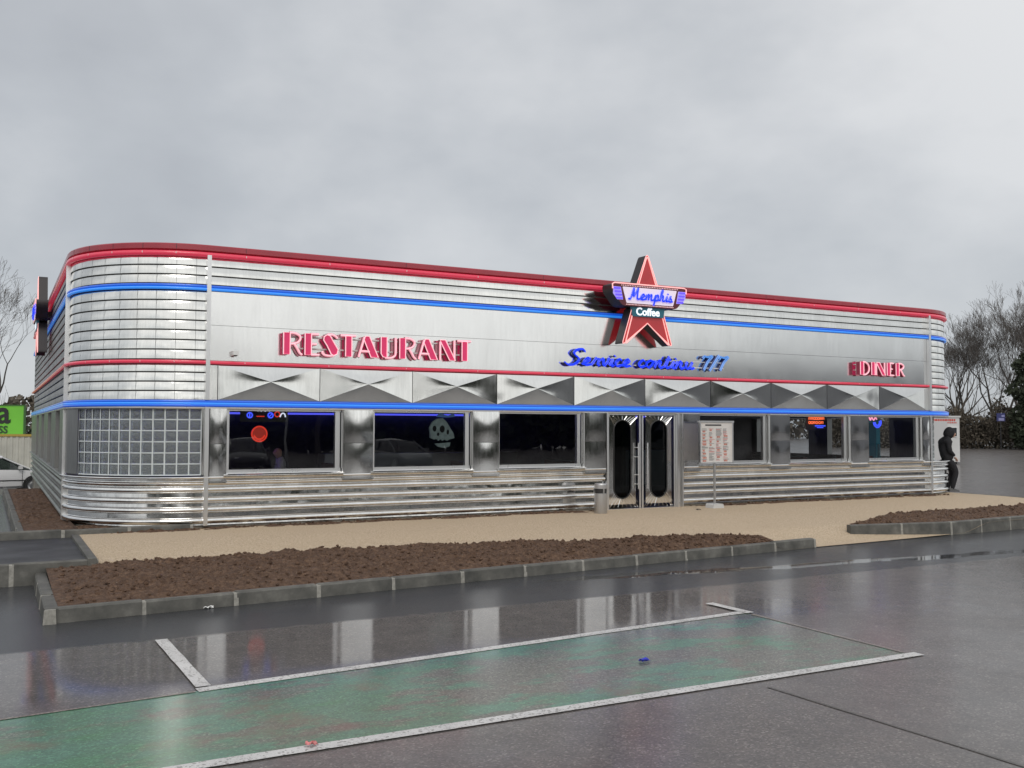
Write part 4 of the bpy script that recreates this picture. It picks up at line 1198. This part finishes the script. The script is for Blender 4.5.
skin_body('head', [((0, 0, 0), (.05, .05)), ((.02, 0, .06), (.075, .07)), ((.02, 0, .13), (.092, .078)), ((.01, 0, .18), (.07, .062)), ((.105, 0, .085), .013), ((0, .08, .1), .014), ((0, -.08, .1), .014)], [(0, 1), (1, 2), (2, 3), (2, 4), (2, 5), (2, 6)], skinm, P1, loc=(.05, 0, 1.01))

# ------------------------------------------------------------------ cars
def make_car(name, label, paint):
    """hatchback 4.1 m, nose towards local +x, ground at z=0"""
    t = empty(name, (0, 0, 0), 0, label, 'car')
    # stations: x, half width, z low, z belt, z top of lower body
    S_ = [(-2.02, .60, .42, .70), (-1.98, .74, .34, .84), (-1.8, .82, .28, .93), (-1.3, .85, .24, .95), (-.4, .86, .22, .94), (.5, .86, .22, .92), (1.0, .855, .24, .90), (1.45, .84, .26, .84), (1.85, .78, .30, .72), (2.03, .66, .36, .60), (2.07, .52, .42, .52)]
    b = MB(); k = 9
    for (x, w, zl, zt_) in S_:
        h = zt_ - zl
        sec = [(-w * .86, zl), (-w * .97, zl + .12 * h), (-w, zl + .45 * h), (-w * .985, zl + .75 * h), (-w * .93, zl + .97 * h), (-w * .6, zt_ + .02), (0, zt_ + .035)]
        sec = sec + [(-a, z) for a, z in sec[-2::-1]]
        for (y, z) in sec: b.v.append((x, y, z))
    m = 13
    for i in range(len(S_) - 1):
        for j_ in range(m):
            l = (j_ + 1) % m
            b.f.append((i * m + j_, (i + 1) * m + j_, (i + 1) * m + l, i * m + l)); b.m.append(0)
    b.f.append(tuple(range(m))); b.m.append(0); b.f.append(tuple(range(len(S_) * m - 1, (len(S_) - 1) * m - 1, -1))); b.m.append(0)
    body = b.build('body', paint, t, smooth=35)
    # greenhouse glass then roof and pillars
    G_ = [(-1.88, .70, .93, .95), (-1.55, .66, .93, 1.30), (-1.1, .64, .93, 1.40), (-.3, .63, .93, 1.44), (.25, .62, .92, 1.40), (.62, .62, .90, 1.22), (1.18, .66, .88, .90)]
    gm = MB()
    for (x, w, zl, zt_) in G_:
        wb = w + .14
        for (y, z) in ((-wb, zl), (-w - .02, zt_ - .05 if zt_ - zl > .1 else zl + .01), (-w + .08, zt_), (0, zt_ + .015), (w - .08, zt_), (w + .02, zt_ - .05 if zt_ - zl > .1 else zl + .01), (wb, zl)): gm.v.append((x, y, z))
    for i in range(len(G_) - 1):
        for j_ in range(6): gm.f.append((i * 7 + j_, (i + 1) * 7 + j_, (i + 1) * 7 + j_ + 1, i * 7 + j_ + 1)); gm.m.append(0)
    gm.build('windows', M['carglass'], t, smooth=35)
    rf = MB(); idx = [1, 2, 3, 4]
    o_ = .008
    for i in idx:
        x, w, zl, zt_ = G_[i]
        for (y, z) in ((-w - .03, zt_ - .075), (-w - .02, zt_ - .03), (-w + .08, zt_ + o_), (0, zt_ + .015 + o_), (w - .08, zt_ + o_), (w + .02, zt_ - .03), (w + .03, zt_ - .075)): rf.v.append((x, y, z))
    for i in range(3):
        for j_ in range(6): rf.f.append((i * 7 + j_, (i + 1) * 7 + j_, (i + 1) * 7 + j_ + 1, i * 7 + j_ + 1)); rf.m.append(0)
    for s in (-1, 1):
        rf.tube([(.22, s * .66, 1.37), (.62, s * .67, 1.17), (1.2, s * .80, .90)], .028, 6)          # A pillar
        rf.tube([(-.45, s * .67, 1.40), (-.5, s * .80, .93)], .03, 6)
        rf.tube([(-1.15, s * .68, 1.36), (-1.35, s * .80, .93)], .045, 6)
        rf.tube([(-1.55, s * .70, 1.27), (-1.88, s * .82, .93)], .05, 6)
    rf.build('roof', paint, t, smooth=40)
    tyre = simple('tyre', (.02, .02, .02), .8) if 'tyre' not in M else M['tyre']; M['tyre'] = tyre
    for x in (-1.28, 1.26):
        for s in (-1, 1):
            w = MB().lathe([(.20, -.09), (.30, -.095), (.315, -.06), (.315, .06), (.30, .095), (.20, .09)], (x, s * .78, .315), 24, axis='y').build('wheel', tyre, t, smooth=40)
            MB().lathe([(0, s * .05), (.05, s * .06), (.14, s * .05), (.19, s * .085), (.21, s * .09)], (x, s * .78, .315), 20, axis='y').build('rim', M['alu'], w, smooth=40)
            MB().lathe([(.315, -.1), (.36, -.1), (.36, s * .065), (.34, s * .085)], (x, s * .78, .33), 24, axis='y').build('wheel_arch', M['black'], t)
    for s in (-1, 1):
        mo = MB(); mo.box(-1.0, .95, s * .862 - .008, s * .862 + .008, .50, .535); mo.build('side_moulding', M['black'], t)
        MB().lathe([(0, 0), (.10, .0), (.09, .05), (0, .07)], (1.93, s * .5, .62), 12).build('headlight', simple('lens', (.6, .6, .6), .15) if 'lens' not in M else M['lens'], t)
        MB().box(-2.02, -1.9, s * .62 - .1, s * .62 + .1, .66, .86).build('tail_light', M.setdefault('tail', simple('tail_red', (.4, .01, .01), .2)), t)
        mi = MB().prism(round_poly([(.72, .93), (.88, .93), (.86, 1.05), (.74, 1.05)], [.03] * 4), s * .86, s * 1.0); mi.build('mirror', paint, t)
        hd_ = MB(); hd_.box(-.30, -.14, s * .872 - .008, s * .872 + .008, .78, .81); hd_.build('door_handle', M['black'], t)
        gp_ = MB(); 
        for x in (.88, -.42): gp_.box(x - .006, x + .006, s * .866 - .004, s * .866 + .004, .32, .86)
        gp_.build('door_gap', M['black'], t)
    for x in (2.02, -2.03): MB().box(x - .03, x + .03, -.5, .5, .30, .44).build('bumper_strip', M['black'], t)
    return t
wp_ = simple('white_car_paint', (.68, .68, .68), .3, coat=1)
car = make_car('parked_car', 'white hatchback parked beyond the end of the side wall', wp_)
car.location = (-3.25, 23.7, -.80); car.rotation_euler = (0, 0, R_(8))
dk = [simple('dark_blue_paint', (.02, .03, .06), .3, coat=1), simple('black_paint', (.015, .015, .017), .3, coat=1), simple('silver_paint', (.35, .35, .36), .3, .3, coat=1), simple('grey_paint', (.10, .11, .12), .3, coat=1)]
protos = [make_car('parked_car', l, m_) for l, m_ in zip(
    ('dark blue hatchback parked across the lot, mirrored in the windows', 'black hatchback parked across the lot, mirrored in the steel panels',
     'silver hatchback parked across the lot, mirrored in the steel panels', 'grey hatchback parked across the lot, mirrored in the windows'), dk)]
for c, (x, y, a) in zip(protos, ((-1.5, -25, 80), (6.5, -26, 95), (1.4, -27, 88), (13.2, -24.5, 85))):
    c.location = (x, y, -.3); c.rotation_euler = (0, 0, R_(a))

# ------------------------------------------------------------------ far things
# white portable cabin beyond the far corner
t = empty('site_cabin', (38.95, 14.7, -.06), R_(-30), 'white portable cabin with red lettering and small window behind the far corner', 'cabin')
wcab = simple('cabin_white', (.62, .62, .61), .5, var=.08, vs=2)
MB().box(-2.4, 0, 0, 2.2, .12, 2.32).build('body', wcab, t)
MB().box(-2.45, .05, -.05, 2.25, 2.32, 2.40).build('roof', wcab, t)
MB().box(-2.3, -.1, .1, 2.1, 0, .12).build('skid', M['black'], t)
f = MB().box(-.52, -.12, -.03, 0, 1.35, 1.85).build('window', M['white'], t)
MB().box(-.49, -.15, -.035, -.031, 1.39, 1.81).build('pane', simple('cabin_pane', (.04, .045, .05), .1), f)
dd = MB().box(-1.35, -.60, -.025, -.002, .15, 2.1).build('door', simple('cabin_door', (.55, .55, .55), .5), t)
MB().box(-.70, -.66, -.06, -.028, 1.0, 1.12).build('handle', M['black'], dd)
l = MB(); x = -1.4
while x < -.25:
    w_ = rnd.uniform(.05, .1); l.box(x, x + w_, -.012, -.004, 2.14, 2.24); x += w_ + .03
x = -.7
while x < -.2:
    w_ = rnd.uniform(.04, .08); l.box(x, x + w_, -.012, -.004, 2.03, 2.09); x += w_ + .03
l.build('red_lettering', simple('cabin_red', (.6, .06, .04), .5), t)

# green billboard and pale container beyond the car
t = empty('billboard', (-1.95, 35.7, -.8), R_(-28), 'bright green billboard with dark lettering on posts behind the container', 'billboard')
gr_ = simple('billboard_green', (.16, .50, .045), .5, var=.06, vs=1)
MB().box(-6.5, 0, 0, .12, 2.05, 3.48).build('panel', gr_, t)
MB().box(-.02, .03, -.02, .14, 2.03, 3.50).box(-6.5, 0, -.02, .14, 3.48, 3.54).build('frame', simple('billboard_frame', (.05, .14, .03), .5), t)
text_mesh('lettering', 'a', 1.55, (-.98, -.02, 2.66), M['black'], t, .01, .03)
text_mesh('lettering', 'ESS', .50, (-1.12, -.02, 2.16), simple('dark_green_ink', (.03, .06, .03), .5), t, .01, .01)
MB().box(-5.6, -5.4, .12, .3, 0, 3.3).box(-1.0, -.8, .12, .3, 0, 3.3).build('posts', M['darkmetal'], t)
t = empty('container', (-1.62, 33.2, -.8), R_(-24), 'pale grey corrugated container with yellow top rail behind the white car', 'container')
c = MB()
pr = []
x = -7.0
while x < -.06:
    pr += [(x, 0), (x + .10, 0), (x + .13, .035), (x + .23, .035)]; x += .26
pr.append((0, 0))
for i, (px, py) in enumerate(pr): c.v += [(px, py, .15), (px, py, 2.02)]
c.f = [(2 * i, 2 * i + 2, 2 * i + 3, 2 * i + 1) for i in range(len(pr) - 1)]; c.m = [0] * len(c.f)
c.box(-7, 0, .05, 2.3, .1, 2.03)
c.build('body', simple('container_pale', (.50, .49, .43), .6, var=.15, vs=2), t)
MB().box(-7.05, .03, -.03, .06, 2.02, 2.13).build('top_rail', simple('rail_yellow', (.42, .30, .06), .6), t)
MB().box(-2.75, -2.45, -.04, -.01, .55, 1.0).build('lock_box', M['darkmetal'], t)

# blue road sign among the shrubs
t = empty('road_sign', (69.0, 33.5, -.05), R_(-25), 'small blue and white sign in front of the thicket', 'sign')
MB().tube([(0, 0, 0), (0, 0, 2.4)], .03, 6).build('post', M['darkmetal'], t)
MB().box(-.35, .35, -.06, -.03, 2.35, 3.0).build('panel', simple('sign_blue_panel', (.03, .035, .14), .5), t)
MB().box(-.2, .25, -.07, -.062, 2.4, 2.6).box(.05, .3, -.07, -.062, 2.7, 2.85).build('symbol', simple('sign_symbol', (.25, .25, .45), .5), t)

# bare trees
bark = simple('bark', (.075, .066, .058), .9, var=.3, vs=8)
twigm = simple('twigs', (.105, .094, .086), .9, var=.3, vs=3)
def bare_tree(name, loc, h, spread, seed, label, group, depth=7, trunk=.28, stems=1, tw=.014):
    rr = random.Random(seed)
    t = empty(name, loc, rr.uniform(0, 6), label, 'tree', group)
    a = MB(); b = MB()
    def grow(p, d, L, r, dep):
        q = p; dd = d.copy(); pts = [p]; k = 3
        for i in range(k):
            dd = (dd + Vector((rr.gauss(0, .10), rr.gauss(0, .10), rr.gauss(.05, .05)))).normalized()
            q = q + dd * (L / k); pts.append(q)
        r1 = max(r * .70, tw * .7)
        (a if dep > depth - 3 else b).tube(pts, r, 5 if dep > depth - 3 else 3, r1=r1, caps=False)
        if dep <= 0: return
        nb = 3 if rr.random() < .42 else 2
        if dep == 1: nb = 3
        for i in range(nb):
            ax = Vector((rr.gauss(0, 1), rr.gauss(0, 1), rr.gauss(0, 1)))
            ang = rr.uniform(.22, .62) * spread * (1.1 if i else .6)
            ax = (ax - dd * ax.dot(dd)).normalized()
            nd = (Matrix.Rotation(ang, 3, ax) @ dd)
            nd.z += .10; nd.normalize()
            grow(pts[-1] if i < 2 else pts[-2], nd, L * rr.uniform(.68, .86), r1 * (.86 if i == 0 else .68), dep - 1)
    for s in range(stems):
        d = Vector((rr.uniform(-.3, .3) * (stems > 1) * 1.3, rr.uniform(-.3, .3) * (stems > 1) * 1.3, 1)).normalized()
        grow(Vector((rr.uniform(-.4, .4) * (stems > 1), rr.uniform(-.4, .4) * (stems > 1), -.1)), d, h * .235, trunk / (1 if stems == 1 else 1.3), depth)
    a.build('trunk', bark, t, smooth=60); b.build('crown', twigm, t)
    return t
TG = 'bare trees beyond the far car park'
tr = []
for i, (x, y, h, sp, st, lb) in enumerate((
    (73.0, 39.5, 12.0, 1.15, 2, 'bare forked tree behind the white cabin, first of the wood'),
    (77.5, 39.6, 13.6, 1.0, 2, 'tall bare tree with upswept branches in the middle of the wood'),
    (80.5, 47.0, 12.0, 1.2, 2, 'bare tree emerging from behind the diner corner'),
    (77.6, 35.6, 14.2, 1.0, 2, 'tallest bare tree beside the dark ivy-covered one'),
    (84.0, 42.0, 14.0, 1.1, 1, 'bare tree at the back of the wood between two taller ones'))):
    bare_tree('bare_tree', (x, y, -.1), h, sp, 100 + i, lb, TG, 8, .26, st, .0125)
bare_tree('bare_tree', (-3.9, 50.2, -.8), 13.0, 1.3, 201, 'bare tree with fine twigs behind the green billboard', 'bare trees behind the billboard', 8, .24, 2, .010)
bare_tree('bare_tree', (-8.6, 54, -.8), 12.5, 1.15, 202, 'second bare tree behind the billboard, mostly out of view', 'bare trees behind the billboard', 8, .24, 2, .010)

def leaf_clumps(mb, fn, n, size, rr):
    for _ in range(n):
        c = fn(rr); s = size * rr.uniform(.5, 1.4)
        u = Vector((rr.gauss(0, 1), rr.gauss(0, 1), rr.gauss(0, 1))).normalized(); v = u.orthogonal().normalized() * s; w = u.cross(v.normalized()) * s * .7
        c = Vector(c)
        mb.add([c - v, c + w, c + v, c - w], [(0, 1, 2, 3)])
leafd = simple('dark_leaves', (.035, .045, .024), .8, var=.5, vs=1.2)
brush = simple('brown_brush', (.11, .092, .070), .9, var=.5, vs=.8)
rr = random.Random(9)
# ivy-clad dark tree at the frame edge
t = empty('ivy_tree', (72.6, 33.0, -.1), 0, 'dark ivy-covered evergreen tree at the end of the wood', 'tree')
mb = MB()
def fivy(r):
    z = r.uniform(.3, 9.5); rad = (2.3 if z < 6 else 2.3 * (10.2 - z) / 4.2) * (.75 + .4 * mnoise.noise(Vector((z * .9, 1, 2)))) ; a = r.uniform(0, 2 * PI); q = rad * r.random() ** .5
    return (q * math.cos(a), q * math.sin(a), z)
leaf_clumps(mb, fivy, 9000, .16, rr); mb.build('crown', leafd, t)
MB().tube([(0, 0, 0), (.1, 0, 5), (0, .1, 9)], .3, 6, r1=.08).build('trunk', bark, t)
# thicket under the trees
def thicket(name, p0, p1, depth, hgt, n, label, m, seed, twigs=400, lw=.12):
    rr = random.Random(seed); mb = MB(); p0 = Vector(p0); p1 = Vector(p1); d = p1 - p0; nrm = Vector((-d.y, d.x)).normalized()
    def f(r):
        u = r.random(); q = p0 + d * u + nrm * r.uniform(0, depth)
        hh = hgt * (.55 + .55 * mnoise.noise(Vector((u * 9, seed, 0))) + .25 * mnoise.noise(Vector((u * 31, seed, 4))))
        return (q.x, q.y, -.2 + max(.4, hh) * r.random() ** .8)
    leaf_clumps(mb, f, n, lw, rr)
    for _ in range(twigs):
        c = Vector(f(rr)); c.z = rr.uniform(0, hgt * .5)
        mb.tube([c, c + Vector((rr.gauss(0, .5), rr.gauss(0, .5), rr.uniform(.8, 2.4)))], .02, 3, r1=.008, caps=False)
    return tag(mb.build(name, m), label, None, None, 'stuff')
thicket('undergrowth', (62, 46), (84, 26), 3.5, 5.2, 26000, 'tangled brown undergrowth below the bare trees', brush, 3, 1500)
thicket('undergrowth', (66, 47), (90, 26), 3, 3.2, 9000, 'dark evergreen shrubs within the thicket', leafd, 4, 200)
thicket('hedgerow', (-16, 50), (4, 46), 3, 4.0, 16000, 'dark evergreen hedgerow behind the billboard', leafd, 5, 300)
# verge under the wood
v = MB(); v.box(60, 110, 28, 70, -.2, -.03)
# far wood on the horizon so the lots end against something
thicket('far_wood', (60, 120), (200, 40), 12, 8, 12000, 'distant wood on the horizon', brush, 6, 300, .5)
thicket('far_wood', (-90, 130), (40, 140), 12, 8, 9000, 'distant wood behind the diner', brush, 7, 200, .5)

# across the car park, seen only as reflections in the steel: a shed, a hedge, trees and a lamp
t = empty('retail_shed', (90, -70, -.3), R_(0), 'low grey retail shed across the car park', 'building')
MB().box(-30, 30, -12, 0, 0, 9.4).build('wall', simple('shed_grey', (.28, .28, .29), .6), t)
MB().box(-30.3, 30.3, -12.3, .3, 9.4, 9.8).build('roof', M['darkmetal'], t)
for q in range(3): MB().box(-18 + q * 14, -12 + q * 14, .02, .1, 0, 3).build('door', M['black'], t)
thicket('hedgerow', (-60, -62), (56, -66), 4, 7.0, 16000, 'dark hedgerow across the car park', leafd, 8, 300, .6)
for i, (x, y, h) in enumerate(((-12, -60, 11), (12, -60, 11), (20, -60, 12))):
    bare_tree('bare_tree', (x, y, -.3), h, 1.1, 300 + i, ('bare tree across the car park standing apart from the pair', 'shorter bare tree of the pair across the car park', 'taller bare tree of the pair across the car park')[i], 'bare trees across the car park', 6, .22, 1, .03)
t = empty('street_lamp', (9.5, -30, -.3), 0, 'tall grey street lamp across the car park, mirrored in the fascia', 'lamp')
MB().tube([(0, 0, 0), (0, 0, 7.5)], .09, 8, r1=.05).build('pole', M['galv'], t, smooth=60)
MB().tube([(0, 0, 7.4), (.1, .3, 7.8), (.1, 1.0, 8.0)], .04, 6).build('arm', M['galv'], t, smooth=60)
MB().box(0, .2, .9, 1.5, 7.93, 8.05).build('lamp_head', M['galv'], t)

# ------------------------------------------------------------------ sky, sun, camera
w = bpy.data.worlds.new('World'); scn.world = w; w.use_nodes = True
nt = w.node_tree; bg = nt.nodes['Background']; bg.inputs['Strength'].default_value = .1
sky = nt.nodes.new('ShaderNodeTexSky'); sky.sky_type = 'NISHITA'; sky.sun_disc = False
SE, SAZ = 42, 200          # elevation, direction the light comes from (behind and left of the camera)
sky.sun_elevation = R_(SE); sky.sun_rotation = R_(SAZ)
tc = nt.nodes.new('ShaderNodeTexCoord')
sep = nt.nodes.new('ShaderNodeSeparateXYZ'); nt.links.new(tc.outputs['Generated'], sep.inputs[0])
mp = nt.nodes.new('ShaderNodeMapping'); mp.inputs['Scale'].default_value = (1, 1, 1.7); mp.inputs['Rotation'].default_value = (.1, .05, 1.15)
nt.links.new(tc.outputs['Generated'], mp.inputs[0])
cn = N(nt, 'ShaderNodeTexNoise', i_Scale=1.6, i_Detail=5, i_Roughness=.5); nt.links.new(mp.outputs[0], cn.inputs['Vector'])
cn2 = N(nt, 'ShaderNodeTexNoise', i_Scale=5, i_Detail=5, i_Roughness=.55); nt.links.new(mp.outputs[0], cn2.inputs['Vector'])
cl = ramp(nt, math_(nt, 'ADD', math_(nt, 'MULTIPLY', cn.outputs['Fac'], .78), math_(nt, 'MULTIPLY', cn2.outputs['Fac'], .22)),
          [(.36, (4.2, 4.42, 4.76)), (.48, (5.15, 5.4, 5.72)), (.62, (6.95, 7.1, 7.3))])
el = math_(nt, 'MULTIPLY', sep.outputs[2], 2.2, True)
grad = ramp(nt, el, [(0, (.90, .91, .92)), (.25, (.95, .955, .96)), (1, (1.10, 1.09, 1.08))])
c1 = mixc(nt, 1.0, cl, grad, 'MULTIPLY')
# the cloud is thinner and warmer where the sun stands, behind the camera
sb = ramp(nt, math_(nt, 'ADD', math_(nt, 'MULTIPLY', sep.outputs[1], -.5), .5), [(.15, (1.0, 1.0, 1.0)), (.80, (1.58, 1.54, 1.47))])
c2 = mixc(nt, 1.0, c1, sb, 'MULTIPLY')
c3 = mixc(nt, .93, sky.outputs[0], c2)
nt.links.new(c3, bg.inputs['Color'])
sd = bpy.data.lights.new('sun', 'SUN'); sd.energy = .9; sd.angle = R_(25); sd.color = (1, .96, .9)
so = bpy.data.objects.new('sun', sd); COL.objects.link(so)
az = R_(SAZ)
sdir = Vector((math.sin(az) * math.cos(R_(SE)), math.cos(az) * math.cos(R_(SE)), math.sin(R_(SE))))
so.rotation_euler = sdir.to_track_quat('Z', 'Y').to_euler()

cd = bpy.data.cameras.new('camera'); cam = bpy.data.objects.new('camera', cd); COL.objects.link(cam)
f_px, yaw, pit, rol = 964.68, .4917, .0443, .0028
cd.sensor_width = 36; cd.lens = f_px / 1024 * 36; cd.clip_end = 2000; cd.clip_start = .05
fw = Vector((math.sin(yaw) * math.cos(pit), math.cos(yaw) * math.cos(pit), math.sin(pit)))
rt = Vector((math.cos(yaw), -math.sin(yaw), 0)); up = rt.cross(fw)
r2 = rt * math.cos(rol) - up * math.sin(rol) if False else rt * math.cos(rol) + up * math.sin(rol) * 1
u2 = up * math.cos(rol) - rt * math.sin(rol)
cam.matrix_world = Matrix(((r2.x, u2.x, -fw.x, -3.1994), (r2.y, u2.y, -fw.y, -17.0125), (r2.z, u2.z, -fw.z, 1.737), (0, 0, 0, 1)))
scn.camera = cam
scn.view_settings.view_transform = 'Standard'; scn.view_settings.look = 'None'; scn.view_settings.exposure = 0; scn.view_settings.gamma = 1
scn.cycles.max_bounces = 8; scn.cycles.transparent_max_bounces = 12; scn.cycles.caustics_reflective = True
scn.cycles.use_denoising = True
